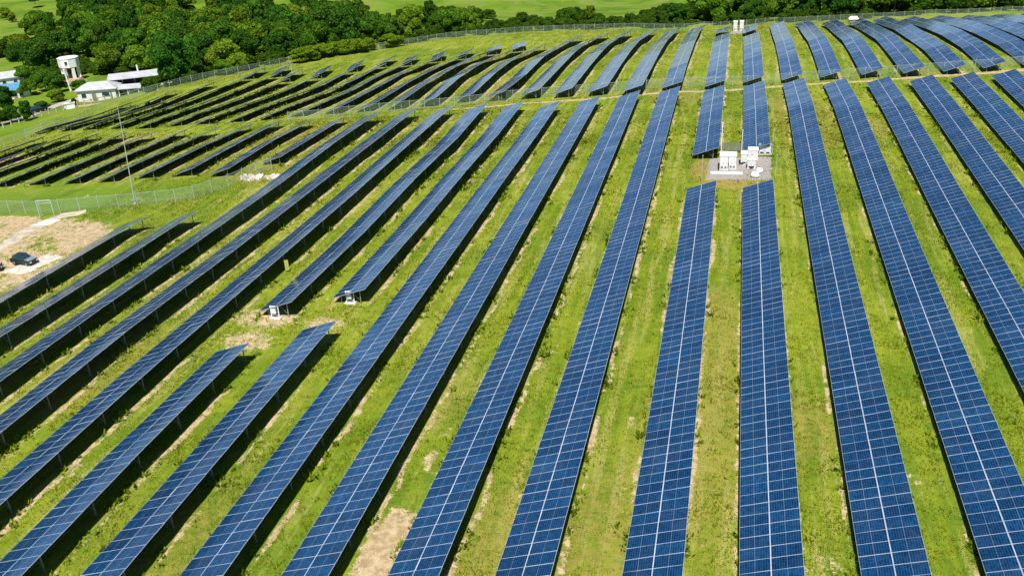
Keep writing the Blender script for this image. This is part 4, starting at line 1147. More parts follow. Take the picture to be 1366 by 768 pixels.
def arrays_mesh(name, V, F, MI, UV, mats, rnd=None):
    me = bpy.data.meshes.new(name)
    me.vertices.add(len(V))
    me.vertices.foreach_set('co', np.ascontiguousarray(V, dtype=np.float32).ravel())
    k = F.shape[1]
    me.loops.add(F.size)
    me.loops.foreach_set('vertex_index', np.ascontiguousarray(F, dtype=np.int32).ravel())
    me.polygons.add(len(F))
    me.polygons.foreach_set('loop_start', np.arange(0, F.size, k, dtype=np.int32))
    if MI is not None:
        me.polygons.foreach_set('material_index', np.ascontiguousarray(MI, dtype=np.int32))
    me.update(calc_edges=True)
    if UV is not None:
        l = me.uv_layers.new(name='UVMap')
        l.data.foreach_set('uv', np.ascontiguousarray(UV, dtype=np.float32).ravel())
    if rnd is not None:
        at = me.attributes.new('rnd', 'FLOAT', 'FACE')
        at.data.foreach_set('value', np.ascontiguousarray(rnd, dtype=np.float32))
    for m in mats:
        me.materials.append(m)
    me.validate()
    return me


MODULE_MESH = arrays_mesh('solar_module', MV, MF, MM, MUV, MOD_MATS, np.zeros(len(MF)))


def jitter():
    # rows sit on springy purlins: every module is a hair out of line with the next one
    return (Matrix.Translation((random.uniform(-.006, .006), random.uniform(-.004, .004), random.uniform(-.004, .006)))
            @ Matrix.Rotation(math.radians(random.gauss(0, .35)), 4, 'Y') @ Matrix.Rotation(math.radians(random.gauss(0, .45)), 4, 'X')
            @ Matrix.Rotation(math.radians(random.gauss(0, .18)), 4, 'Z'))


def merged_modules(name, mats4, parent):
    n = len(mats4)
    V = np.empty((n, len(MV), 3))
    for i, M in enumerate(mats4):
        A = np.array(M)
        V[i] = MV @ A[:3, :3].T + A[:3, 3]
    F = (MF[None] + (np.arange(n) * len(MV))[:, None, None]).reshape(-1, 4)
    r = np.repeat(RNG.uniform(0, 1, n), len(MF))
    me = arrays_mesh(name, V.reshape(-1, 3), F, np.tile(MM, n), np.tile(MUV, (n, 1)), MOD_MATS, r)
    return link(name, me, parent)


_pm = MB()
_pm.box((0, 0, .5), (.085, .06, 1.0)).box((0, 0, .985), (.14, .10, .03)).box((0, 0, .05), (.16, .16, .08))
POST_MESH = _pm.mesh('post', M_GALV)

# camera data first: the nearest modules of each row become parts of their own
CAM_H = 39.0
CAM_R = Matrix(CAMERA_AXES)


def project(p):
    c = CAM_R.transposed() @ (Vector(p) - Vector((0, 0, CAM_H)))
    return 683 + 1200 * c.x / c.z, 384 + 1200 * c.y / c.z, c.z


def make_row(ln, label, detail, group, post_step=4.2, cat='solar row'):
    root = thing('solar_row', label, cat, ln.root, 0, group)
    n = int((ln.L) / PITCH)
    mats = []
    s0 = (ML + GAPC) / 2
    for j in range(n):
        t = (j + .5) * PITCH
        Fm = ln.frame(t)
        for sgn in (-1, 1):
            mats.append((j, sgn, Fm @ Matrix.Translation((sgn * s0, 0, 0)) @ jitter()))
    if detail:
        seen = []
        for k, (j, sgn, M) in enumerate(mats):
            p = ln.root + M.translation
            u, v, d = project(p)
            if -12 < u < 1378 and -5 < v < 785:
                seen.append((d, k))
        seen.sort()
        own = set(k for d, k in seen[:100])
        rest = []
        for k, (j, sgn, M) in enumerate(mats):
            if k in own:
                o = link('solar_module', MODULE_MESH, root)
                o.matrix_local = M
            else:
                rest.append(M)
        if rest:
            o = merged_modules('solar_module', rest, root)
            o['kind'] = 'stuff'
    else:
        for sgn in (-1, 1):
            merged_modules('panel_bank', [M for j, s, M in mats if s == sgn], root)
    # purlins, rafters, the pale rail in the centre gap
    fr = MB()
    rail = MB()
    K = len(ln.t) - 1
    for k in range(K):
        a, b = ln.frame(ln.t[k] + .03), ln.frame(ln.t[k + 1] - .03)
        for s in (-1.45, -.5, .5, 1.45):
            fr.bar(a @ Vector((s, 0, -.05)), b @ Vector((s, 0, -.05)), .035)
        pts = []
        for Mx, yy in ((a, -.02), (b, .02)):
            for s, z in ((-.02, -.012), (.02, -.012), (.02, .012), (-.02, .012)):
                pts.append(Mx @ Vector((s, yy, z)))
        rail.add(pts, [(0, 1, 5, 4), (1, 2, 6, 5), (2, 3, 7, 6), (3, 0, 4, 7), (3, 2, 1, 0), (4, 5, 6, 7)])
    np_ = max(2, int(ln.L / post_step) + 1)
    for t in np.linspace(.5, ln.L - .5, np_):
        Fm = ln.frame(t)
        fr.bar(Fm @ Vector((-1.7, 0, -.12)), Fm @ Vector((1.7, 0, -.12)), .045)
        tops = []
        for s in (-1.2, 1.0):
            top = Fm @ Vector((s, 0, -.15))
            w = ln.root + top
            g = hz(w.x, w.y) - .05
            hh = w.z - g
            o = link('post', POST_MESH, root)
            o.location = (top.x, top.y, top.z - hh)
            o.scale = (1, 1, hh)
            o.rotation_euler = (0, 0, ln.az)
            tops.append((top, hh))
        a = tops[1][0] - Vector((0, 0, tops[1][1] * .75))
        fr.bar(a, Fm @ Vector((.1, 0, -.12)), .02)
    fr.build('support_frame', M_GALV, root)
    rail.build('centre_rail', M_RAIL, root)
    return root


ORD = ['first', 'second', 'third', 'fourth', 'fifth', 'sixth', 'seventh', 'eighth', 'ninth', 'tenth', 'eleventh', 'twelfth', 'thirteenth',
       'fourteenth', 'fifteenth', 'sixteenth', 'seventeenth', 'eighteenth', 'nineteenth', 'twentieth', 'twenty-first', 'twenty-second']
LOWER = {
    'W': 'unbroken blue solar row directly left of the two broken rows',
    'V': 'unbroken solar row, second to the left of the two broken rows',
    'U': 'long solar row running past the rubble at the wire fence end',
    'X1': 'near piece of the left broken solar row, ending at disturbed earth',
    'X2': 'far piece of the left broken solar row, starting at a white combiner stand',
    'Y1': 'near piece of the right broken solar row, ending at disturbed earth',
    'Y2': 'far piece of the right broken solar row, starting at a white combiner stand',
    'Z': 'unbroken blue solar row directly right of the two broken rows',
    'A': 'blue solar row with the big bare tan patch along its right side',
    'B': 'blue solar row with the big bare tan patch along its left side',
    'C': 'full-length blue solar row passing just left of the gravel cabinet pad',
    'D1': 'left one of two near solar rows that stop below the gravel pad',
    'E1': 'right one of two near solar rows that stop below the gravel pad',
    'D2': 'left one of two short solar rows starting behind the gravel pad',
    'E2': 'right one of two short solar rows starting behind the gravel pad',
    'F': 'full-length solar row passing just right of the gravel cabinet pad',
    'G': 'second full-length solar row to the right of the gravel pad',
    'H': 'third solar row right of the gravel pad, leaving at the right edge',
    'I': 'fourth solar row right of the gravel pad, below the dirt track',
    'J': 'fifth solar row right of the gravel pad, below the dirt track',
    'K': 'sixth solar row right of the gravel pad, a short corner below the dirt track',
    'T': 'solar row second from the sandy car lot, cut off by the wire fence corner',
    'S': 'solar row right beside the sandy car lot and the parked car',
}
NEAR = {'lower', 'upperx', 'pad', 'lot'}
ROWS_NEAR = []
lines = []
left_names = [s for s in SEGMENTS if s[0] == 'left']
back_left = sorted([s for s in SEGMENTS if s[0] == 'back' and s[2] < -5], key=lambda s: -s[2])
back_right = sorted([s for s in SEGMENTS if s[0] == 'back' and s[2] > 5], key=lambda s: s[2])
for s in SEGMENTS:
    block, key, x, y0, y1 = s
    near = block in NEAR
    ln = Line(x, y0, y1, jit=.05 if near else .08, seg=21.0 if near else 19.0, ct=.84 if block == 'left' else .84 if (block == 'back' and x < -66) else CT)
    lines.append(ln)
    if near:
        k = key
        if key in 'DE':
            k = key + ('1' if block == 'lower' else '2')
        if key in 'XY':
            k = key + ('1' if block == 'lower' else '2')
        lab, grp = LOWER[k], 'long solar rows of the near field'
        ROWS_NEAR.append((x, y0, y1))
    elif block == 'left':
        i = left_names.index(s)
        lab, grp = f'{ORD[i]} row from the right in the small dark block behind the mast', 'solar rows of the small left block'
        ROWS_NEAR.append((x, y0, y1))
    elif block == 'back2':
        lab = ('tiny' if key == 'D' else 'narrow') + f' far end piece of solar row, just {"left" if key == "D" else "right"} of the far white cabinets'
        grp = 'far end pieces beside the far cabinets'
    else:
        if s in back_left:
            i = back_left.index(s)
            lab = f'upper-field solar row behind the dirt track, {ORD[i]} row left of the far cabinets'
            if i == 0:
                lab = 'long upper-field solar row, first full row left of the two rows below the far cabinets'
        elif s in back_right:
            i = back_right.index(s)
            lab = f'upper-field solar row behind the dirt track, {ORD[i]} row right of the far cabinets'
        else:
            lab = f'upper-field solar row running up to the far white cabinets, the {"left" if key == "D" else "right"} of two'
        grp = 'solar rows of the upper field'
        ROWS_NEAR.append((x, y0, y1))
    make_row(ln, lab, near, grp, 5.25 if near else 7.0)
for i, (x, y, z) in enumerate(REAR):
    az = math.radians(10 + 5 * math.sin(i * 2.1))
    L = 9.6
    ln = Line(x + math.sin(az) * L / 2, y - math.cos(az) * L / 2, y + L / 2 + (L / 2 - math.cos(az) * L / 2) * 0 - 0.0, az, .08, 21.0, 1.05)
    ln.L = L
    make_row(ln, f'short slightly turned solar table near the back fence, {ORD[i]} from the left', False, 'short turned tables by the back fence', 5.0, 'solar table')

# ------------------------------------------------------------------ ground sheet
def axis(*parts):
    out = []
    for a, b, st in parts:
        out.append(np.arange(a, b, st))
    return np.concatenate(out)


gx = axis((-2600, -500, 100), (-500, -190, 8), (-190, -112, 2.0), (-112, 50, .30), (50, 120, 2.0), (120, 500, 10), (500, 2601, 100))
gy = axis((-400, -40, 40), (-40, 24, 4), (24, 125, .30), (125, 186, .45), (186, 300, 1.5), (300, 500, 6), (500, 1300, 25), (1300, 3301, 100))
GX, GY = np.meshgrid(gx, gy)
X1, Y1 = GX.ravel(), GY.ravel()
Z1 = height(X1, Y1)
fp = P3  # named places


def blob(cx, cy, rx, ry, soft=.35):
    d = np.sqrt(((X1 - cx) / rx) ** 2 + ((Y1 - cy) / ry) ** 2)
    return np.clip((1.0 + soft - d) / (2 * soft), 0, 1)


def polydist(pts):
    d = np.full(len(X1), 1e9)
    for (ax, ay), (bx, by) in zip(pts[:-1], pts[1:]):
        vx, vy = bx - ax, by - ay
        t = np.clip(((X1 - ax) * vx + (Y1 - ay) * vy) / (vx * vx + vy * vy), 0, 1)
        d = np.minimum(d, np.hypot(X1 - ax - t * vx, Y1 - ay - t * vy))
    return d


soil = np.zeros(len(X1))
dry = np.zeros(len(X1))
for x, y0, y1 in ROWS_NEAR:
    inside = np.clip((Y1 - y0 + 1.2) / 1.5, 0, 1) * np.clip((y1 + 1.2 - Y1) / 1.5, 0, 1)
    w = vnoise(Y1 * .22 + x * 7.1, Y1 * 0 + x, 1)
    w2 = vnoise(Y1 * .9 + x * 3.3, Y1 * 0 + x, 2)
    wob = (vnoise(Y1 * .5, Y1 * 0 + x * 1.7, 3) - .5) * .5
    dr = np.exp(-((X1 - (x + 1.86 + wob)) / .30) ** 2)
    soil = np.maximum(soil, inside * dr * np.clip(.25 + .85 * w * (.5 + w2), 0, .95))
    w = vnoise(Y1 * .25 + x * 2.9, Y1 * 0 + x, 4)
    dl = np.exp(-((X1 - (x - 2.0 + wob * .6)) / .24) ** 2)
    soil = np.maximum(soil, inside * dl * np.clip(.05 + .85 * w * (.5 + w2), 0, .8))
    un = (np.abs(X1 - x) < 1.6) * inside
    soil = np.maximum(soil, un * .16)
    # wheel tracks between the rows
    w3 = vnoise(Y1 * .12 + x, Y1 * 0 + x * 3, 5)
    for off in (3.0, 4.4):
        tr = np.exp(-((X1 - (x + off + wob * .6)) / .30) ** 2)
        soil = np.maximum(soil, inside * tr * np.clip(w3 * .75 - .22, 0, .42))
# bare patches
soil = np.maximum(soil, .95 * blob(-20.2, 41.5, 1.5, 4.6) * np.clip(.5 + vnoise(X1 * .8, Y1 * .5, 6), 0, 1))
soil = np.maximum(soil, .6 * blob(-20.0, 50, .8, 7, .5) * vnoise(X1 * .9, Y1 * .6, 7) * 1.4)
for key, rx, ry, a in (('dirtX', 4.0, 2.6, .62), ('dirtY', 2.4, 2.0, .62), ('dirtZ', 3.0, 2.4, .62), ('rock1', 2.0, 1.2, .9), ('rock2', 1.3, .6, .95), ('tan6', 5, 5, .8)):
    soil = np.maximum(soil, a * blob(fp[key][0], fp[key][1], rx, ry, .5))
# sandy car lot
lot = np.maximum(blob(-84.5, 88.5, 10.5, 8.5, .25), blob(-95, 91, 10, 7, .3))
lot = np.maximum(lot, blob(-80.5, 78.5, 6.5, 8, .3)) * (X1 < -74.8) * (Y1 < 97.0)
soil = np.maximum(soil, lot * (.24 + .45 * vnoise(X1 * 1.4, Y1 * 1.4, 18) + .42 * vnoise(X1 * .35, Y1 * .35, 8)))
# dirt track
tp = [tuple(fp[f'track{i}'][:2]) for i in range(17)]
dt = polydist(tp)
soil = np.maximum(soil, np.exp(-(dt / .95) ** 2) * np.clip(.55 + .9 * vnoise(X1 * .15, Y1 * .15, 9), 0, 1) * np.clip((X1 + 62) / 20, 0.15, 1))
# worn ring of the back perimeter, farm yard
bp = [tuple(fp[f'backfence{i}'][:2]) for i in range(24)]
db = polydist(bp)
dry = np.maximum(dry, np.exp(-(db / 3.0) ** 2) * .35)
soil = np.maximum(soil, np.exp(-(db / .8) ** 2) * .55 * np.clip((X1 - 0) / 20, .35, 1))
soil = np.maximum(soil, .8 * blob(-155, 189, 6, 2.5, .5))
soil = np.maximum(soil, .75 * blob(-190, 226, 6, 6, .5))
# dry yellow grass around the pad, scattered worn spots
dry = np.maximum(dry, .95 * np.maximum(blob(1.5, 114.2, 5.5, 2.0, .4), blob(-3.4, 119.5, 1.5, 4.5, .4)))
dry = np.maximum(dry, .6 * np.exp(-(polydist([tuple(fp[f'trackfence{i}'][:2]) for i in range(19)]) / 2.0) ** 2) * vnoise(X1 * .2, Y1 * .2, 12))
dry = np.maximum(dry, .55 * np.clip((vnoise(X1 * .09, Y1 * .05, 10) - .55) * 3.5, 0, 1) * (Y1 < 180))
soil = np.maximum(soil, .40 * np.clip((vnoise(X1 * .5, Y1 * .22, 11) - .70) * 4, 0, 1) * (Y1 < 130))
far = np.clip((db - 6) / 10, 0, 1) * ((Y1 > 300) | (X1 < -140) | ((Y1 > 180) & (X1 < -125)))
lush = np.clip(1.2 * np.maximum(np.maximum(blob(-93, 104, 15, 5.5, .3), blob(-76, 108.5, 8, 4, .3)), blob(-112, 103, 12, 5, .3)), 0, 1)
far = np.maximum(far, .85 * lush)
dry = dry * (1 - lush)
soil = soil * (1 - .999 * ((Y1 > 330)))
roll = np.clip((Y1 - 385) / 40, 0, 1)
Z1 = Z1 + roll * ((vnoise(X1 / 55, Y1 / 55, 41) - .5) * 7 + (vnoise(X1 / 18, Y1 / 18, 42) - .5) * 1.6)
Z1 = Z1 + (vnoise(X1 * 1.3, Y1 * 1.3, 20) - .5) * .10 * (Y1 < 190)
nx, ny = len(gx), len(gy)
idx = np.arange(nx * ny).reshape(ny, nx)
F = np.stack([idx[:-1, :-1], idx[:-1, 1:], idx[1:, 1:], idx[1:, :-1]], -1).reshape(-1, 4)
gm = arrays_mesh('ground', np.stack([X1, Y1, Z1], 1), F, None, None, [ground_material()])
for nme, arr in (('soil', soil), ('dry', dry), ('far', far)):
    at_ = gm.attributes.new(nme, 'FLOAT', 'POINT')
    at_.data.foreach_set('value', arr.astype(np.float32))
gm.polygons.foreach_set('use_smooth', [True] * len(F))
ground = structure(link('ground', gm))

# ------------------------------------------------------------------ grass tufts and weeds (stuff)
SOILG = soil.reshape(ny, nx)


def soil_at(x, y):
    i = np.clip(np.searchsorted(gx, x), 0, nx - 1)
    j = np.clip(np.searchsorted(gy, y), 0, ny - 1)
    return SOILG[j, i]


def under_table(x, y):
    u = np.zeros(len(x), bool)
    for rx, y0, y1 in ROWS_NEAR:
        u |= (np.abs(x - rx) < 1.75) & (y > y0) & (y < y1)
    return u


def in_view(x, y, z, mu=25, mv=25):
    R = np.array(CAM_R)
    c = np.stack([x, y, z - CAM_H], 1) @ R
    w = np.where(c[:, 2] > 1, c[:, 2], 1)
    u, v = 683 + 1200 * c[:, 0] / w, 384 + 1200 * c[:, 1] / w
    return (u > -mu) & (u < 1366 + mu) & (v > -mv) & (v < 768 + mv) & (c[:, 2] > 1)


def tufts(name, n, area, size, wid, blades, mat, clump, dens_soil, kindlabel):
    x = RNG.uniform(area[0], area[1], n)
    y = area[2] + (area[3] - area[2]) * RNG.uniform(0, 1, n) ** 1.55
    z = height(x, y)
    keep = in_view(x, y, z) & (~under_table(x, y) | (RNG.uniform(0, 1, n) < .10))
    keep &= soil_at(x, y) < RNG.uniform(.15, dens_soil, n)
    keep &= vnoise(x * .45, y * .25, 31) * .6 + vnoise(x * 1.8, y * 1.8, 32) * .4 > clump
    x, y, z = x[keep], y[keep], z[keep]
    n = len(x)
    B = blades
    sz = RNG.uniform(size[0], size[1], (n, B)) * (.6 + .8 * vnoise(x * .3, y * .3, 33))[:, None]
    a = RNG.uniform(0, 2 * np.pi, (n, B))
    lean = RNG.uniform(.25, .9, (n, B)) * sz
    bx = x[:, None] + RNG.normal(0, .10, (n, B))
    by = y[:, None] + RNG.normal(0, .10, (n, B))
    w = RNG.uniform(wid[0], wid[1], (n, B))
    px, py = -np.sin(a) * w, np.cos(a) * w
    lx, ly = np.cos(a) * lean, np.sin(a) * lean
    zz = np.broadcast_to(z[:, None], (n, B)) - .02
    v = np.stack([np.stack([bx + px, by + py, zz], -1), np.stack([bx - px, by - py, zz], -1),
                  np.stack([bx + lx * .55 - px * .9, by + ly * .55 - py * .9, zz + sz * .7], -1),
                  np.stack([bx + lx, by + ly, zz + sz], -1)], 2).reshape(-1, 3)
    F_ = np.arange(len(v)).reshape(-1, 4)
    me = arrays_mesh(name, v, F_, None, None, [mat])
    o = link(name, me)
    o['kind'] = 'stuff'
    o['label'] = kindlabel
    o['category'] = name
    return o


tufts('grass', 420000, (-85, 60, 26, 150), (.06, .19), (.015, .04), 3, M_GRASS, .30, .8, 'short yellow green grass growing between the solar rows')
tufts('grass', 170000, (-140, 110, 130, 292), (.06, .15), (.05, .10), 3, M_GRASS, .42, .8, 'olive grass of the upper field between the far solar rows')
tufts('weeds', 5000, (-85, 60, 26, 150), (.10, .24), (.04, .09), 6, M_WEED, .60, .9, 'darker leafy weeds in the grass between the solar rows')
# taller clumps along the table edges and around the posts
ex, ey = [], []
for rx, y0, y1 in ROWS_NEAR:
    if y0 > 152:
        continue
    n = int((y1 - y0) * 3.2)
    yy_ = RNG.uniform(y0 - 1, y1 + 1, n)
    xx_ = rx + np.where(RNG.random(n) < .55, RNG.normal(1.75, .28, n), RNG.normal(-1.9, .25, n))
    k_ = vnoise(yy_ * .35, yy_ * 0 + rx, 51) > .52
    ex.append(xx_[k_])
    ey.append(yy_[k_])
ex, ey = np.concatenate(ex), np.concatenate(ey)
ez = height(ex, ey)
q_ = []
for k in range(9):
    a = RNG.uniform(0, 6.28, len(ex))
    h_ = RNG.uniform(.12, .42, len(ex)) * (.5 + vnoise(ey * .3, ex * .3, 52))
    w_ = RNG.uniform(.04, .10, len(ex))
    bx, by = ex + RNG.normal(0, .13, len(ex)), ey + RNG.normal(0, .16, len(ex))
    px, py = -np.sin(a) * w_, np.cos(a) * w_
    lx, ly = np.cos(a) * h_ * .6, np.sin(a) * h_ * .6
    q_.append(np.stack([np.stack([bx + px, by + py, ez], -1), np.stack([bx - px, by - py, ez], -1), np.stack([bx + lx - px, by + ly - py, ez + h_ * .8], -1), np.stack([bx + lx + px * .3, by + ly + py * .3, ez + h_], -1)], 1))
q_ = np.concatenate(q_).reshape(-1, 3)
o = link('weeds', arrays_mesh('weeds', q_, np.arange(len(q_)).reshape(-1, 4), None, None, [M_WEED]))
tag(o, 'leafy weeds growing along the edges of the solar tables', 'weeds', None, 'stuff')
# loose stones on the bare soil
n = 26000
sx_s, sy_s = RNG.uniform(-98, 50, n), 26 + 100 * RNG.uniform(0, 1, n) ** 1.5
k_ = (soil_at(sx_s, sy_s) > RNG.uniform(.35, 1.0, n)) & in_view(sx_s, sy_s, height(sx_s, sy_s))
sx_s, sy_s = sx_s[k_], sy_s[k_]
sz_s = height(sx_s, sy_s)
rr_ = RNG.uniform(.03, .11, (len(sx_s), 1, 1)) * RNG.uniform(.7, 1.3, (len(sx_s), 6, 1))
oct_ = np.array([(1, 0, 0), (0, 1, 0), (-1, 0, 0), (0, -1, 0), (0, 0, .7), (0, 0, -.5)])[None]
v_ = oct_ * rr_ + np.stack([sx_s, sy_s, sz_s], 1)[:, None, :]
f_ = np.array([(0, 1, 4), (1, 2, 4), (2, 3, 4), (3, 0, 4), (1, 0, 5), (2, 1, 5), (3, 2, 5), (0, 3, 5)])
f_ = (f_[None] + (np.arange(len(sx_s)) * 6)[:, None, None]).reshape(-1, 3)
o = link('stones', arrays_mesh('stones', v_.reshape(-1, 3), f_, None, None, [M_STONE]))
tag(o, 'small pale stones lying on the bare soil', 'stones', None, 'stuff')

# ------------------------------------------------------------------ trees
def crown_mesh(seed, style):
    r = np.random.default_rng(seed)
    nl = int(r.integers(18, 28))
    cen = []
    for i in range(nl):
        t = (i + r.random()) / nl
        if style == 'tall':
            zc, rad = .16 + .76 * t, .34 * (1.0 - .55 * abs(t - .35))
            rr = r.uniform(.13, .26)
        elif style == 'wide':
            zc, rad = .34 + .46 * t, .86 * math.sqrt(max(.08, 1 - ((t - .25) / .85) ** 2))
            rr = r.uniform(.16, .34)
        else:
            zc, rad = .24 + .62 * t, .68 * math.sqrt(max(.06, 1 - ((t - .32) / .72) ** 2))
            rr = r.uniform(.15, .33)
        a = i * 2.4 + r.uniform(-.7, .7)
        q = r.uniform(.35, 1.12) * rad
        cen.append((q * math.cos(a), q * math.sin(a), zc + r.uniform(-.05, .05), rr))
    cen.append((r.uniform(-.2, .2), r.uniform(-.2, .2), .86 if style != 'tall' else .93, r.uniform(.14, .26)))
    cen.append((0, 0, .48, .42 if style != 'tall' else .26))
    V = []
    for cx, cy, cz, rr in cen:
        n = int(max(90, 1700 * rr * rr / .12))
        d = r.normal(size=(n, 3))
        d /= np.linalg.norm(d, axis=1)[:, None]
        d = d[d[:, 2] > -.6]
        n = len(d)
        rad = rr * (.62 + .62 * r.random(n) ** .9)[:, None]
        p = np.array([cx, cy, 0]) + d * rad
        p[:, 2] = cz + d[:, 2] * rad[:, 0] * .45
        nn = d + r.normal(0, .7, (n, 3))
        nn /= np.linalg.norm(nn, axis=1)[:, None]
        h_ = np.cross(nn, r.normal(size=(n, 3)))
        h_ /= np.linalg.norm(h_, axis=1)[:, None]
        k = np.cross(nn, h_)
        s = r.uniform(.018, .055, (n, 1))
        sc = np.array([1, 1, .55])
        q = np.stack([p - (h_ + k * .7) * s * sc, p + (h_ - k * .7) * s * sc, p + (h_ * .8 + k) * s * sc, p - (h_ * .7 - k) * s * sc], 1)
        V.append(q.reshape(-1, 3))
    V = np.concatenate(V)
    return arrays_mesh('crown', V, np.arange(len(V)).reshape(-1, 4), None, None, [M_LEAF])


def trunk_mesh(seed):
    r = random.Random(seed)
    b = MB()
    b.bar((0, 0, -.06), (.01, .0, .28), .055, n=8, w2=.04).bar((.01, 0, .28), (.02, .03, .62), .04, n=6, w2=.018)
    for i in range(5):
        a = r.uniform(0, 6.28)
        z = r.uniform(.2, .45)
        b.bar((.01, .0, z), (.42 * math.cos(a), .42 * math.sin(a), z + r.uniform(.12, .3)), .022, n=5, w2=.008)
    return b.mesh('trunk', M_BARK)


CROWNS = [crown_mesh(40 + i, st) for i, st in enumerate(('round', 'wide', 'round', 'tall', 'wide', 'round'))]
TRUNKS = [trunk_mesh(60 + i) for i in range(3)]
TONES = [(.044, .118, .013), (.076, .172, .015), (.130, .230, .018)]


def tree(kind, x, y, hg, variant, tone, rz, cw, label, group=None, z=None):
    t = thing(kind, label, 'tree' if kind == 'tree' else 'shrub', (x, y, (hz(x, y) if z is None else z)), rz, group)
    c = link('crown', CROWNS[variant], t)
    c.scale = (cw / 2, cw / 2, hg)
    b = TONES[tone]
    j = random.uniform(.8, 1.2)
    c.color = (b[0] * j * random.uniform(.9, 1.15), b[1] * j, b[2] * j, 1)
    k = link('trunk', TRUNKS[variant % 3], t)
    k.scale = (cw / 2 * .9, cw / 2 * .9, hg)
    return t


def merged_crowns(name, items, label):
    V = []
    col = []
    for x, y, sx, sz, va, rz, zoff in items:
        me = CROWNS[va]
        co_ = np.empty(len(me.vertices) * 3, np.float32)
        me.vertices.foreach_get('co', co_)
        q = co_.reshape(-1, 4, 3)
        q = q[RNG.random(len(q)) < .5]
        c_, s_ = math.cos(rz), math.sin(rz)
        q = q * np.array([sx, sx, sz])
        q = np.stack([q[..., 0] * c_ - q[..., 1] * s_, q[..., 0] * s_ + q[..., 1] * c_, q[..., 2]], -1) + np.array([x, y, hz(x, y) + zoff])
        V.append(q.reshape(-1, 3))
    V = np.concatenate(V)
    me = arrays_mesh(name, V, np.arange(len(V)).reshape(-1, 4), None, None, [M_LEAF])
    o = link(name, me)
    o['kind'] = 'stuff'
    o['label'] = label
    o['category'] = name
    return o


items = [(x, y, hg * .62, hg, int(RNG.integers(0, 6)), float(RNG.uniform(0, 6.28)), 0.0) for x, y, hg in WOOD]
o = merged_crowns('woodland', items, 'far packed trees filling the back of the wood')
o.color = (.055, .118, .012, 1)
items = []
allt = [(t_[0], t_[1]) for t_ in TREES] + [(w_[0], w_[1]) for w_ in WOOD]
for x, y in allt:
    for k in range(2):
        a = RNG.uniform(0, 6.28)
        q = RNG.uniform(2.5, 5.5)
        items.append((x + q * math.cos(a), y + abs(q * math.sin(a)), RNG.uniform(2.2, 3.6), RNG.uniform(2.4, 4.6), int(RNG.integers(0, 6)), float(RNG.uniform(0, 6.28)), -.4))
bf = [Vector(fp[f'backfence{i}'][:2]) for i in range(6, 21)]
for a_, b_ in zip(bf[:-1], bf[1:]):
    dd = (b_ - a_)
    nrm = Vector((-dd.y, dd.x)).normalized()
    for k in range(max(1, int(dd.length / 1.5))):
        q = a_.lerp(b_, RNG.uniform(0, 1)) + nrm * RNG.uniform(4.5, 15)
        items.append((q.x, q.y, RNG.uniform(1.6, 3.4), RNG.uniform(2.0, 4.4), int(RNG.integers(0, 6)), float(RNG.uniform(0, 6.28)), -.4))
for k in range(60):
    q = Vector((-193 + RNG.normal(0, 15), 243 + RNG.normal(0, 9)))
    if math.hypot(q.x + 189, q.y - 228.6) < 8 or q.y < 231:
        continue
    items.append((q.x, q.y, RNG.uniform(1.6, 3.2), RNG.uniform(2.0, 4.2), int(RNG.integers(0, 6)), float(RNG.uniform(0, 6.28)), -.4))
o = merged_crowns('undergrowth', items, 'bushy undergrowth between the trunks of the wood')
o.color = (.062, .125, .012, 1)

for x, y, hg, va, tone, rz, cw, lab in TREES:
    tree('tree', x, y, hg * (1.15 if va == 3 else 1), va, tone, rz, cw * (1.0 if va == 3 else 1.15), lab, 'trees of the wood behind the solar field')
for i, (kind, x, y, hg, lab) in enumerate(FARM_TREES):
    hedge = 'hedge' in lab or 'lone' in lab
    pale = 'pale' in lab or 'bright' in lab or 'light' in lab
    t = tree(kind, x, y, hg * (.8 if hedge else 1), i % 6, 2 if pale else (0 if 'dark' in lab else 1), i * 1.3,
             hg * (1.55 if hedge else (1.5 if kind == 'shrub' else 1.1)), lab, 'pale green hedge bushes by the back fence' if hedge else 'trees and bushes around the farm')
    if hedge:
        for ch in t.children:
            if ch.name.startswith('crown'):
                ch.color = (.15, .235, .014, 1)

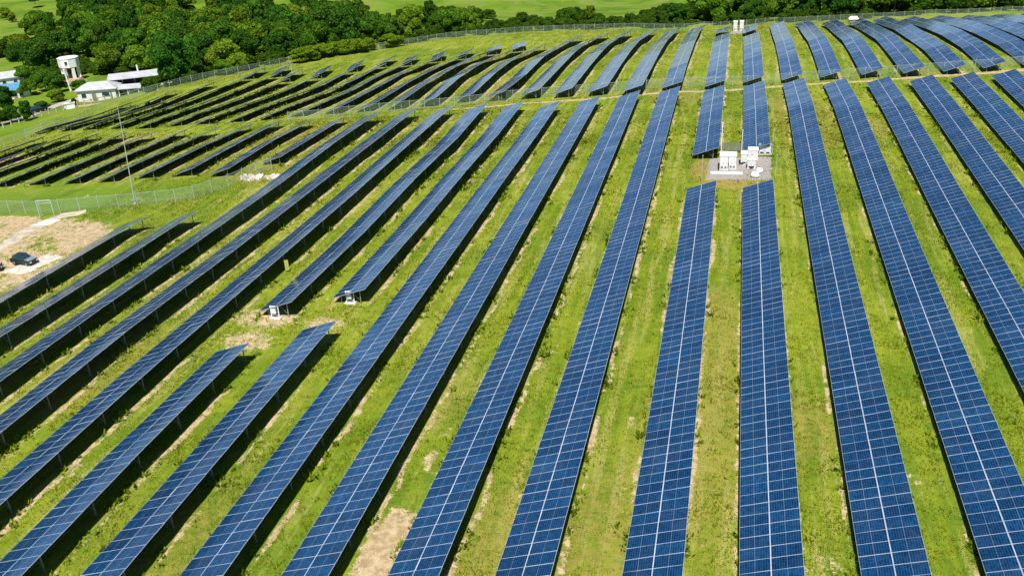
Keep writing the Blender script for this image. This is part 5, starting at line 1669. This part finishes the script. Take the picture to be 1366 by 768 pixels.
# ------------------------------------------------------------------ fences
def fence(label, keys, step=3.0, hgt=1.9, wire=True):
    pts = [Vector(fp[k]) for k in keys]
    root = thing('wire_fence', label, 'fence', (pts[0].x, pts[0].y, hz(pts[0].x, pts[0].y)))
    P, acc = [], 0.0
    for a, b in zip(pts[:-1], pts[1:]):
        L = math.hypot(b.x - a.x, b.y - a.y)
        while acc < L:
            q = a.lerp(b, acc / L)
            P.append((q.x, q.y, hz(q.x, q.y)))
            acc += step
        acc -= L
    post = MB()
    post.bar((0, 0, -.1), (0, 0, hgt), .04, n=6).bar((0, 0, hgt), (.14, .0, hgt + .25), .028, n=4)
    pm = post.mesh('fence_post', M_FPOST)
    seen = [(project((q[0], q[1], q[2] + 1))[2], i) for i, q in enumerate(P) if -20 < project(q)[0] < 1386]
    own = set(i for d, i in sorted(seen)[:100])
    rest = MB()
    for i, q in enumerate(P):
        if i in own:
            o = link('fence_post', pm, root)
            o.location = Vector(q) - root.location
        else:
            w = Vector(q) - root.location
            rest.bar(w - Vector((0, 0, .1)), w + Vector((0, 0, hgt)), .055, n=6)
    if rest.v:
        o = rest.build('fence_post', M_FPOST, root)
        o['kind'] = 'stuff'
    rl = MB()
    vs, uv = [], []
    d = 0.0
    for a, b in zip(P[:-1], P[1:]):
        a, b = Vector(a) - root.location, Vector(b) - root.location
        L = (b - a).length
        rl.bar(a + Vector((0, 0, hgt - .04)), b + Vector((0, 0, hgt - .04)), .022)
        vs += [a + Vector((0, 0, .05)), b + Vector((0, 0, .05)), b + Vector((0, 0, hgt - .06)), a + Vector((0, 0, hgt - .06))]
        uv += [(d, 0), (d + L, 0), (d + L, hgt), (d, hgt)]
        d += L
    rl.build('top_rail', M_FPOST, root)
    me = arrays_mesh('wire_mesh', np.array([tuple(v) for v in vs]), np.arange(len(vs)).reshape(-1, 4), None, np.array(uv), [M_WIRE])
    link('wire_mesh', me, root)
    return root


fence('pale green wire fence curving between the sandy lot and the small left block', [f'lotfence{i}' for i in range(10)], 2.6, 1.9)
fence('pale wire fence along the dirt track between near and upper field', [f'trackfence{i}' for i in range(19)], 2.8, 1.8)
fence('perimeter wire fence between the upper field and the wood', [f'backfence{i}' for i in range(24)], 3.2, 1.9)

# lattice gate frame in the lot fence
ga, gb = Vector(fp['gateL']), Vector(fp['gateR'])
gt = thing('gate_frame', 'white arched gate frame over the track through the wire fence', 'gate', (ga.x, ga.y, hz(ga.x, ga.y)))
dv = Vector((1.9, .5, 0))
b = MB().bar((0, 0, -.1), (0, 0, 2.5), .06, n=6)
b.build('gate_post', M_FPOST, gt)
b = MB().bar((0, 0, -.1), (0, 0, 2.5), .06, n=6)
b.build('gate_post', M_FPOST, gt, loc=dv)
MB().bar((-.02, 0, 2.5), dv + Vector((0, 0, 2.5)), .05, n=6).bar((0, 0, 2.1), dv + Vector((0, 0, 2.1)), .03, n=6).build('lintel', M_FPOST, gt)

# ------------------------------------------------------------------ flat ground sheets
def ribbon(name, pts, width, mat, lift=.05, step=1.5, ragged=.12):
    V, F_ = [], []
    P = []
    for a, b in zip(pts[:-1], pts[1:]):
        n = max(1, int(math.hypot(b[0] - a[0], b[1] - a[1]) / step))
        for i in range(n):
            P.append((a[0] + (b[0] - a[0]) * i / n, a[1] + (b[1] - a[1]) * i / n))
    P.append(tuple(pts[-1][:2]))
    for i, p in enumerate(P):
        a, b = P[max(0, i - 1)], P[min(len(P) - 1, i + 1)]
        d = Vector((b[0] - a[0], b[1] - a[1])).normalized()
        nrm = Vector((-d.y, d.x))
        for k in (-1, -.5, 0, .5, 1):
            q = Vector(p) + nrm * width / 2 * k * (1 + random.uniform(-ragged, ragged))
            V.append((q.x, q.y, hz(q.x, q.y) + lift + (.02 if abs(k) < 1 else -.06)))
    for i in range(len(P) - 1):
        for k in range(4):
            F_.append((i * 5 + k, (i + 1) * 5 + k, (i + 1) * 5 + k + 1, i * 5 + k + 1))
    me = bpy.data.meshes.new(name)
    me.from_pydata(V, [], [f[::-1] for f in F_])
    me.materials.append(mat)
    return structure(link(name, me))


def patch(name, quad, mat, lift=.06, n=14):
    """four corner points -> a sheet that follows the ground"""
    V, F_ = [], []
    q = [Vector(c[:2]) for c in quad]
    for j in range(n + 1):
        for i in range(n + 1):
            a = q[0].lerp(q[1], i / n)
            b = q[3].lerp(q[2], i / n)
            p = a.lerp(b, j / n)
            edge = i in (0, n) or j in (0, n)
            if edge:
                p = p + Vector((random.uniform(-.12, .12), random.uniform(-.12, .12)))
            V.append((p.x, p.y, hz(p.x, p.y) + (lift if not edge else lift - .12)))
    for j in range(n):
        for i in range(n):
            a = j * (n + 1) + i
            F_.append((a, a + 1, a + n + 2, a + n + 1))
    me = bpy.data.meshes.new(name)
    me.from_pydata(V, [], F_)
    me.materials.append(mat)
    me.update()
    if me.polygons[0].normal.z < 0:
        me.flip_normals()
    return structure(link(name, me))


patch('gravel_pad', [fp['padBL'], fp['padBR'], fp['padTR'], fp['padTL']], M_GRAVEL, .08)
patch('gravel_pad', [(fp['fpadL'][0], fp['fpadL'][1]), (fp['fpadR'][0], fp['fpadR'][1]), (fp['fpadR'][0], 258), (fp['fpadL'][0], 258)], M_GRAVEL, .08)
ribbon('farm_road', [tuple(fp[f'road{i}'][:2]) for i in range(7)], 3.6, M_ROAD, .10)
ribbon('lot_track', [tuple(fp[f'lt{i}'][:2]) for i in range(6)], 2.1, M_EARTHP, .05, .8, .30)
sl = fp['slab1']
patch('concrete_slab', [(sl[0] - 1.3, sl[1] - 1.6), (sl[0] + .9, sl[1] - 1.3), (sl[0] + 1.4, sl[1] + 1.4), (sl[0] - .8, sl[1] + 1.2)], M_WHITE, .12, 6)
sl = fp['slab2']
patch('concrete_slab', [(sl[0] - 2.4, sl[1] - 2.6), (sl[0] + .9, sl[1] - 3.0), (sl[0] + 2.6, sl[1] + 2.6), (sl[0] - .6, sl[1] + 3.0)], M_STONE, .09, 8)

# ------------------------------------------------------------------ inverter cabinets
def cabinet(key, w, d, h, label, ndoor=2, hood=True, rz=0.0, dx=0, dy=0, group='white cabinets on the gravel pad'):
    p = fp[key]
    x, y = p[0] + dx, p[1] + dy + d / 2
    t = thing('inverter_cabinet', label, 'cabinet', (x, y, hz(x, y) + .07), rz, group)
    MB().box((0, 0, .09), (w + .14, d + .14, .18)).build('plinth', M_CONC, t, bevel=.02)
    MB().box((0, 0, .18 + h / 2), (w, d, h)).build('body', M_WHITE, t, bevel=.02)
    MB().box((0, 0, .18 + h + .035), (w + .12, d + .14, .07)).box((0, 0, .18 + h + .09), (w * .8, d * .8, .05)).build('roof', M_WHITE, t, bevel=.015)
    dw = (w - .1) / ndoor
    for i in range(ndoor):
        cx = -w / 2 + .05 + dw * (i + .5)
        dd = MB().box((cx, -d / 2 - .018, .18 + h * .5), (dw - .03, .03, h * .90)).build('door', M_OFFWHITE, t, bevel=.008)
        MB().box((cx + dw * .36, -d / 2 - .05, .18 + h * .5), (.03, .05, .16)).build('handle', M_DARK, dd)
        v = MB()
        for k in range(5):
            v.box((cx, -d / 2 - .042, .18 + h * (.12 + .035 * k)), (dw * .6, .014, .025))
        v.build('vent', M_DARK, dd)
    if hood:
        MB().prism([(-.28, .2), (.28, .2), (.28, .62), (-.28, .45)], d / 2 - .2, d / 2 + .2).build('black_wedge', M_BLACK, t, loc=(w / 2 + .02, -d * .35, 0), rot=(0, 0, math.pi / 2))  # black wedge low on the cabinet
    return t


cabinet('cabA', 1.05, 2.1, 1.85, 'tall white cabinet, leftmost on the near gravel pad', 2)
cabinet('cabB', .95, 1.9, 1.75, 'tall white cabinet second from left on the near gravel pad', 2)
cabinet('cabC', .85, 1.5, 1.45, 'narrow white cabinet third from left on the near gravel pad', 1)
cabinet('cabD', 1.0, 1.0, 1.15, 'low white cabinet in front of the right pad cabinet, with dark base', 2)
cabinet('cabE', 1.3, 1.5, 1.25, 'wide white cabinet at the back right of the near gravel pad', 2)
t = cabinet('kiosk', 1.7, 1.0, 1.2, 'low grey green transformer kiosk at the back right of the gravel pad', 2, False)
for ch in t.children:
    if ch.name.split('.')[0] in ('body', 'roof'):
        ch.data.materials[0] = M_GREYG
cabinet('fcab1', 1.0, 2.0, 2.3, 'left white cabinet on the far pad below the wood', 2, True, group='white cabinets on the far pad')
cabinet('fcab2', 1.0, 2.0, 2.3, 'right white cabinet on the far pad below the wood', 2, True, group='white cabinets on the far pad')
p = fp['slab3']
o = MB().box((0, 0, .14), (4.2, .55, .22)).build('concrete_beam', M_WHITE, None, (p[0], p[1] - .2, hz(p[0], p[1])), (0, 0, .02), bevel=.04)
tag(o, 'long white concrete beam lying before the two left pad cabinets', 'concrete beam')


def bag(key, s, label):
    r = random.Random(key)
    b = MB().lathe([(.30, 0), (.55, .10), (.62, .35), (.52, .62), (.34, .78), (.12, .84)], 14)
    b.v = [(x * s * (1 + .12 * math.sin(7 * y)), y * s * (1 + .1 * math.cos(5 * x)), z * s) for x, y, z in b.v]
    p = fp[key]
    o = b.build('bulk_bag', M_WHITE, None, (p[0], p[1], hz(p[0], p[1]) + .06), (0, 0, r.random()), smooth=True)
    tag(o, label, 'bulk bag')


bag('bag1', .95, 'rounded white bulk bag nearest the right near row end')
bag('bag2', .8, 'smaller white bulk bag right of the low white cabinet')
pf = [Vector(fp['padfence0']), Vector(fp['padfence1'])]
t = thing('pad_screen', 'grey slatted screen behind the left pad cabinets', 'screen', (pf[0].x, pf[0].y, hz(pf[0].x, pf[0].y)))
L = pf[1].x - pf[0].x
b = MB()
for i in range(16):
    b.box((L * (i + .5) / 16, 0, .8), (L / 16 * .55, .03, 1.3))
b.build('slat_panel', M_GALV, t)
for x in (0, L):
    MB().box((x, .05, .75), (.08, .08, 1.7)).build('screen_post', M_GALV, t)
for key, lab, hh, rr, mat in (('poleA', 'thin pale pole at the front left corner of the gravel pad', 3.6, .04, M_FPOST),
                         ('poleB', 'white pole behind the left pad cabinet, beside the left short row', 4.2, .075, M_WHITE),
                         ('poleC', 'thin white pole left of the right short row behind the pad', 3.4, .05, M_WHITE),
                         ('poleE', 'pale pole beside the grey green kiosk', 3.6, .05, M_FPOST),
                         ('poleD', 'thin pale pole at the front right corner of the gravel pad', 3.2, .045, M_FPOST)):
    p = fp[key]
    t = thing('slim_pole', lab, 'pole', (p[0], p[1], hz(p[0], p[1])), 0, 'slim poles around the pad')
    MB().bar((0, 0, -.1), (0, 0, hh), rr, n=8, w2=rr * .8).build('shaft', mat, t)
    MB().lathe([(rr * 1.6, 0), (rr * 1.6, .05), (rr * .4, .09)], 8).build('cap', mat, t, loc=(0, 0, hh))


def mast(key, hh, r, label, lean, top_box=False):
    p = fp[key]
    t = thing('mast', label, 'mast', (p[0], p[1], hz(p[0], p[1])))
    t.rotation_euler = (0, lean, 0)
    MB().bar((0, 0, -.1), (0, 0, hh * .5), r, n=10, w2=r * .8).bar((0, 0, hh * .5), (0, 0, hh), r * .75, n=10, w2=r * .45).build('shaft', M_FPOST, t)
    MB().lathe([(r * 2.6, 0), (r * 2.6, .12), (r * 1.2, .2)], 12).build('base_flange', M_CONC, t)
    if top_box:
        MB().box((0, -.1, hh - .1), (.5, .22, .34)).build('camera_head', M_WHITE, t, bevel=.03)
        MB().bar((0, 0, hh * .86), (.5, -.1, hh * .86), .04).box((.55, -.12, hh * .86), (.35, .3, .26)).build('floodlight', M_WHITE, t)
    return t


mast('mast', 14.3, .075, 'tall thin pale mast standing in the green band by the wire fence', .07, False)
mast('smallmast', 3.0, .11, 'short white post at the back edge of the upper left rows', .0, False)
p = fp['farmpole']
t = thing('utility_pole', 'leaning white post below the water tower', 'post', (p[0], p[1], hz(p[0], p[1])))
t.rotation_euler = (0, -.10, 0)
MB().bar((0, 0, -.2), (0, 0, 6.2), .28, n=8, w2=.2).build('shaft', M_OFFWHITE, t)
MB().bar((-.6, 0, 5.8), (.6, 0, 5.8), .07).build('crossarm', M_WOODP, t)


def combiner(key, label):
    p = fp[key]
    t = thing('combiner_stand', label, 'combiner stand', (p[0], p[1], hz(p[0], p[1])), .05, 'white combiner stands at row ends')
    MB().box((0, 0, .04), (1.2, .8, .16)).build('base_slab', M_CONC, t, bevel=.02)
    for x in (-.4, .4):
        MB().box((x, 0, .68), (.08, .08, 1.2)).build('leg', M_WHITE, t)
    MB().box((0, 0, 1.27), (.95, .09, .09)).box((0, 0, .3), (.8, .06, .06)).bar((-.36, 0, .3), (.36, 0, .7), .025).build('crossbar', M_WHITE, t)
    c = MB().box((-.03, -.10, .82), (.55, .18, .62)).build('box', M_GREYG, t, bevel=.02)
    MB().box((-.03, -.205, .82), (.44, .025, .5)).build('door', M_WHITE, c)
    return t


combiner('combX', 'white combiner stand at the near end of the left broken row')
combiner('combY', 'white combiner stand at the near end of the right broken row')
p = fp['board']
t = thing('marker_board', 'yellow green board standing at the high edge of a left solar row', 'board', (-46.45, p[1] - .8, hz(-46.45, p[1] - .8)), .5)
MB().box((0, 0, .85), (.42, .04, 1.25)).build('panel', M_YG, t, bevel=.01)
for x in (-.15, .15):
    MB().box((x, .05, .5), (.05, .05, 1.1)).build('leg', M_GALV, t)


# ------------------------------------------------------------------ vehicles
def car(name, label, x, y, rz, paint, hood, length=4.1, z=None, detail=True):
    t = thing(name, label, 'car', (x, y, hz(x, y) + .06 if z is None else z), rz, None)
    l = length / 2
    body = [(-l, .32), (-l + .05, .28), (l - .05, .28), (l, .38), (l - .03, .70), (l - .25, .80), (l * .42, .93), (-l + .18, .97), (-l, .85)]
    b = MB().prism(body, -.86, .86, 0)
    b.build('body', paint, t, bevel=.06)
    cab = [(l * .40, .90), (l * .12, 1.46), (-l * .62, 1.50), (-l * .88, .93)]
    g = MB()
    n = len(cab)
    w0, w1 = .80, .64
    vs = []
    for s in (-1, 1):
        for px, pz in cab:
            vs.append((px, s * (w0 if pz < 1 else w1), pz))
    g.add(vs, [(0, 1, 2, 3), (7, 6, 5, 4), (0, 4, 5, 1), (1, 5, 6, 2), (2, 6, 7, 3), (3, 7, 4, 0)])
    g.build('window_band', M_GLASS, t, bevel=.04)
    MB().box((-l * .25, 0, 1.505), (l * .72, 1.2, .05)).build('roof_panel', paint, t, bevel=.02)
    MB().prism([(l * .42, .935), (l - .27, .81), (l - .27, .835), (l * .42, .965)], -.74, .74).build('bonnet', hood, t, bevel=.01)
    for sx in (l * .62, -l * .60):
        for sy in (-.80, .80):
            wv = MB().lathe([(.20, -.1), (.32, -.1), (.33, 0), (.32, .1), (.20, .1)], 16)
            w = wv.build('wheel', M_BLACK, t, loc=(sx, sy, .33), rot=(math.pi / 2, 0, 0), smooth=False)
            MB().lathe([(.19, -.11), (.19, .11)], 10).build('rim', M_GALV, w)
    for sy in (-.62, .62):
        MB().box((l - .02, sy, .62), (.08, .34, .15)).build('headlight', M_WHITE, t, bevel=.02)
        MB().box((-l + .0, sy, .75), (.06, .28, .16)).build('tail_light', plain_red, t)
    return t


plain_red = plain('red_lens', (.35, .02, .02), .3)
p = fp['car']
car('parked_car', 'dark teal car with grey bonnet parked on a pale slab in the sandy lot', p[0], p[1], math.radians(-8), M_CARG, M_CARS).scale = (.76, .76, .80)
p = fp['car2']
car('parked_car', 'black car with white bonnet, cut by the left edge at the sandy lot', p[0] - 1.2, p[1] - .4, math.radians(30), plain('black_roof_paint', (.015, .015, .017), .3), M_CARW).scale = (.76, .76, .80)
p = fp['roadcar']
car('parked_car', 'black car on the pale farm road', p[0], p[1], math.radians(60), plain('black_car_paint', (.01, .01, .012), .25), M_BLACK, z=hz(p[0], p[1]) + .13)

# ------------------------------------------------------------------ farm buildings
def face_rz(x, y):
    return math.atan2(-x, y) * 1.0


def gable_roof(w, d, e, rise, over=.4, hip=0.0):
    """roof over a w x d box whose eaves are at z=e, ridge along X"""
    b = MB()
    W, D = w / 2 + over, d / 2 + over
    r = W - hip
    th = .14
    top = [(-W, -D, e), (W, -D, e), (W, D, e), (-W, D, e), (-r, 0, e + rise), (r, 0, e + rise)]
    b.add([(x, y, z + th) for x, y, z in top] + [(x, y, z) for x, y, z in top[:4]],
          [(0, 1, 5, 4), (2, 3, 4, 5), (1, 2, 5), (3, 0, 4), (6, 9, 8, 7), (0, 6, 7, 1), (1, 7, 8, 2), (2, 8, 9, 3), (3, 9, 6, 0)])
    return b


def window(parent, x, y, z, w, h, rot=0):
    f = MB().box((0, 0, 0), (w + .16, .08, h + .16)).build('window', M_WHITE, parent, (x, y, z), (0, 0, rot))
    MB().box((0, -.05, 0), (w, .03, h)).build('pane', M_GLASS, f)
    return f


# farmhouse with hipped grey-blue roof and a porch on its right
p = fp['house']
hx_, hy_ = p[0], p[1]
t = thing('farmhouse', 'white farmhouse with hipped grey blue roof and open porch', 'house', (hx_, hy_, hz(hx_, hy_) - .3), .36)
t.scale = (1.12, 1.0, .95)
MB().box((-2.2, 2.8, 1.5), (8.4, 5.6, 3.0)).build('wall', M_OFFWHITE, t)
gable_roof(8.4, 5.6, 3.0, 1.5, .5, 2.6).build('roof', M_ROOF, t, loc=(-2.2, 2.8, 0))
gable_roof(5.2, 4.6, 2.6, .7, .3, .2).build('porch_roof', M_ROOF, t, loc=(4.75, 2.6, 0))
MB().box((4.6, 4.7, 1.3), (5.0, .2, 2.5)).build('porch_wall', M_OFFWHITE, t)
for x in (2.6, 4.6, 7.0):
    MB().box((x, .5, 1.3), (.22, .22, 2.6)).build('porch_post', M_WHITE, t)
MB().box((6.0, .5, .6), (1.8, .15, 1.1)).build('porch_rail', M_WHITE, t)
dr = MB().box((-2.8, -.02, 1.2), (.9, .1, 2.0)).build('door', M_WOODP, t)
MB().box((-2.5, -.1, 1.2), (.05, .08, .12)).build('handle', M_GALV, dr)
window(t, -5.0, -.03, 1.7, 1.0, 1.1)
window(t, -.2, -.03, 1.7, 1.6, 1.1)
MB().box((.9, -.02, 1.3), (.5, .08, 2.2)).build('downpipe', M_GALV, t)

# long shed with a shallow roof, dark open bays, white end wall
p = fp['shed']
sx_, sy_ = p[0] + 2.5, p[1] + 3.0
t = thing('long_shed', 'long low shed with grey roof, dark open bays and pale end wall', 'shed', (sx_, sy_, hz(sx_, sy_) - .4), .55)
MB().box((0, 5.6, 1.7), (17.0, .25, 3.4)).box((-8.4, 2.9, 1.6), (.25, 5.2, 3.2)).box((3.4, 2.9, 1.6), (.25, 5.2, 3.2)).build('wall', M_OFFWHITE, t)
MB().box((6.0, .15, 1.7), (5.0, .25, 3.3)).box((8.5, 2.9, 1.6), (.25, 5.3, 3.3)).build('end_wall', M_OFFWHITE, t)
MB().box((-2.5, 3.2, 1.6), (11.4, .2, 3.0)).build('bay_shade_panel', M_DARK, t)  # near-black sheet that paints the shade inside the open bays
rf = gable_roof(17.2, 6.4, 3.4, .9, .5, .3).build('roof', M_ROOF, t, loc=(0, 2.9, 0))
MB().bar((-1.5, 3.6, 4.0), (-1.5, 3.6, 5.9), .22, n=8).build('chimney', M_OFFWHITE, rf, loc=(0, -2.9, 0))
for x in (-5.5, -2.5, .5):
    MB().box((x, .2, 1.7), (.22, .22, 3.4)).build('bay_post', M_WOODP, t)

# water tower: drum over pillars on a tan mound
p = fp['tower']
tx, ty = p[0], p[1]
t = thing('water_tower', 'white round water tower on thick pillars above a tan mound', 'water tower', (tx, ty, hz(tx, ty) - .2), .66)
MB().lathe([(4.4, -1.5), (3.6, .8), (3.0, 1.6)], 14).build('mound', M_EARTH, t)
for k in range(5):
    a = -math.pi / 2 + (k - 2) * 1.05 + .3
    MB().box((2.6 * math.cos(a), 2.6 * math.sin(a), 3.4), (.95, .95, 4.6), 0, Matrix.Rotation(a, 3, 'Z')).build('pillar', M_WHITE, t)
MB().lathe([(1.9, 1.4), (1.9, 5.6)], 12).build('shade_core', M_DARK, t)  # near-black cylinder, puts the shade between the pillars into colour
MB().lathe([(3.05, 5.4), (3.45, 5.6), (3.45, 8.6), (3.3, 8.7)], 8).build('drum', M_WHITE, t)
MB().lathe([(3.58, 8.65), (3.58, 8.85), (.4, 9.2)], 8).build('roof', M_WHITE, t)
window(t, -.9, -3.24, 7.3, .8, 1.1)
t.scale = (.84, .84, .80)
lad = MB()
for k in range(14):
    lad.box((0, 0, 1.6 + k * .5), (.5, .04, .04))
lad.box((-.25, 0, 5.2), (.05, .05, 7.6)).box((.25, 0, 5.2), (.05, .05, 7.6)).build('ladder', M_GALV, t, loc=(2.2, -3.0, 0), rot=(0, 0, .6))

# blue-roofed house, two wings, at the left edge
for key, w, d, lab, mat, rz in (('bluehouse', 11.0, 6.0, 'low house with bright blue roof at the left edge, behind the dark tree', M_ROOFB, .72),
                            ('bluehouse2', 10.0, 6.0, 'house with pale grey blue roof behind the bright blue roof', M_ROOF, .72)):
    p = fp[key]
    t = thing('house', lab, 'house', (p[0], p[1], hz(p[0], p[1]) - .3), rz)
    MB().box((0, 0, 1.4), (w, d, 2.8)).build('wall', M_OFFWHITE, t)
    gable_roof(w, d, 2.8, 1.4, .5, .1).build('roof', mat, t)
    for x in (-3, 0, 3):
        window(t, x, -d / 2 - .03, 1.6, 1.0, 1.1)
    MB().box((1.5, -d / 2 - .02, 1.1), (.9, .1, 2.0)).build('door', M_WOODP, t)

p = fp['cistern']
t = thing('cistern', 'small white concrete cistern in the farm yard beside a tiny bush', 'cistern', (p[0], p[1], hz(p[0], p[1])), .6)
MB().box((0, 0, .6), (2.4, 1.6, 1.3)).build('tank', M_WHITE, t, bevel=.05)
MB().box((0, 0, 1.32), (2.6, 1.8, .14)).build('lid', M_CONC, t, bevel=.02)
MB().lathe([(.35, 0), (.35, .12), (.1, .15)], 10).build('hatch', M_GALV, t, loc=(.5, 0, 1.39))

p = fp['tent']
t = thing('tarpaulin_tent', 'small white pitched tarpaulin at the far edge of the upper rows', 'tent', (p[0], p[1], hz(p[0], p[1])), .1)
MB().add([(-2.4, -1.4, .9), (2.4, -1.4, .9), (2.4, 1.4, .9), (-2.4, 1.4, .9), (-1.6, 0, 2.0), (1.6, 0, 2.0)],
         [(0, 1, 5, 4), (2, 3, 4, 5), (1, 2, 5), (3, 0, 4), (3, 2, 1, 0)]).build('canopy', M_WHITE, t)
t.scale = (.58, .6, .7)
for x in (-2.2, 2.2):
    for y in (-1.2, 1.2):
        MB().box((x, y, .42), (.08, .08, 1.0)).build('leg', M_GALV, t)


# pale rubble heaps at the end of the wire fence
def rubble(key, n, r, label):
    b = MB()
    rr = random.Random(key)
    p = fp[key]
    for i in range(n):
        a, q = rr.uniform(0, 6.28), r * rr.random() ** .7
        s = rr.uniform(.15, .42)
        x, y = q * math.cos(a) * 1.4, q * math.sin(a)
        b.box((x, y, hz(p[0] + x, p[1] + y) - hz(p[0], p[1]) + s * .3), (s * 1.3, s, s * .8), 0,
              (Quaternion((0, 0, 1), rr.uniform(0, 6)) @ Quaternion((1, 0, 0), rr.uniform(-.5, .5))).to_matrix())
    o = b.build('rubble', M_STONE, None, (p[0], p[1], hz(p[0], p[1])))
    tag(o, label, 'rubble', None, 'stuff')


rubble('rock1', 70, 1.5, 'pale rubble heaped at the end of the wire fence')
rubble('rock2', 40, .9, 'pale flat rubble beside the long row, right of the fence end')

# low paddock fence of pale posts along the farm road
t = thing('paddock_fence', 'low paddock fence of pale posts along the farm road', 'fence', (fp['road1'][0], fp['road1'][1], hz(fp['road1'][0], fp['road1'][1])))
rl = MB()
pp = None
for i in range(16):
    q = Vector((-160.5 + i * .45, 168.0 + i * 2.0, 0))
    q.z = hz(q.x, q.y)
    w = q - t.location
    MB().box((0, 0, .6), (.22, .22, 1.3)).build('fence_post', M_STONE, t, loc=w)
    if pp is not None:
        rl.bar(pp + Vector((0, 0, .95)), w + Vector((0, 0, .95)), .06)
    pp = w
rl.build('rail', M_WOODP, t)

# ------------------------------------------------------------------ light, world, camera
SUN_EL, SUN_AZ = math.radians(60.0), math.atan2(.20, -1.0)
sd = Vector((math.sin(SUN_AZ) * math.cos(SUN_EL), math.cos(SUN_AZ) * math.cos(SUN_EL), math.sin(SUN_EL)))
sl_ = bpy.data.lights.new('sun', 'SUN')
sl_.energy = 4.9
sl_.angle = math.radians(.5)
sl_.color = (1.0, .955, .88)
so_ = bpy.data.objects.new('sun', sl_)
so_.rotation_euler = sd.to_track_quat('Z', 'Y').to_euler()
so_.location = (0, 0, 200)
COL.objects.link(so_)
w = bpy.data.worlds.new('World')
scene.world = w
w.use_nodes = True
nt = w.node_tree
sky = nt.nodes.new('ShaderNodeTexSky')
sky.sky_type = 'NISHITA'
sky.sun_disc = False
sky.sun_elevation = SUN_EL
sky.sun_rotation = SUN_AZ
sky.air_density = 1.0
sky.dust_density = 0.0
sky.ozone_density = 5.0
sky.altitude = 2500
bg = nt.nodes['Background']
bg.inputs['Strength'].default_value = .085
nt.links.new(sky.outputs[0], bg.inputs[0])

cam = bpy.data.cameras.new('camera')
cam.sensor_width = 36.0
cam.lens = 1200 / 1366 * 36
cam.clip_start = .5
cam.clip_end = 6000
co = bpy.data.objects.new('camera', cam)
COL.objects.link(co)
Rm = CAM_R
B = Matrix((Rm @ Vector((1, 0, 0)), Rm @ Vector((0, -1, 0)), Rm @ Vector((0, 0, -1)))).transposed().to_4x4()
B.translation = (0, 0, CAM_H)
co.matrix_world = B
scene.camera = co
scene.view_settings.view_transform = 'Standard'
scene.view_settings.look = 'None'
scene.view_settings.exposure = 0.42
scene.view_settings.gamma = 1.0
scene.view_settings.use_curve_mapping = False
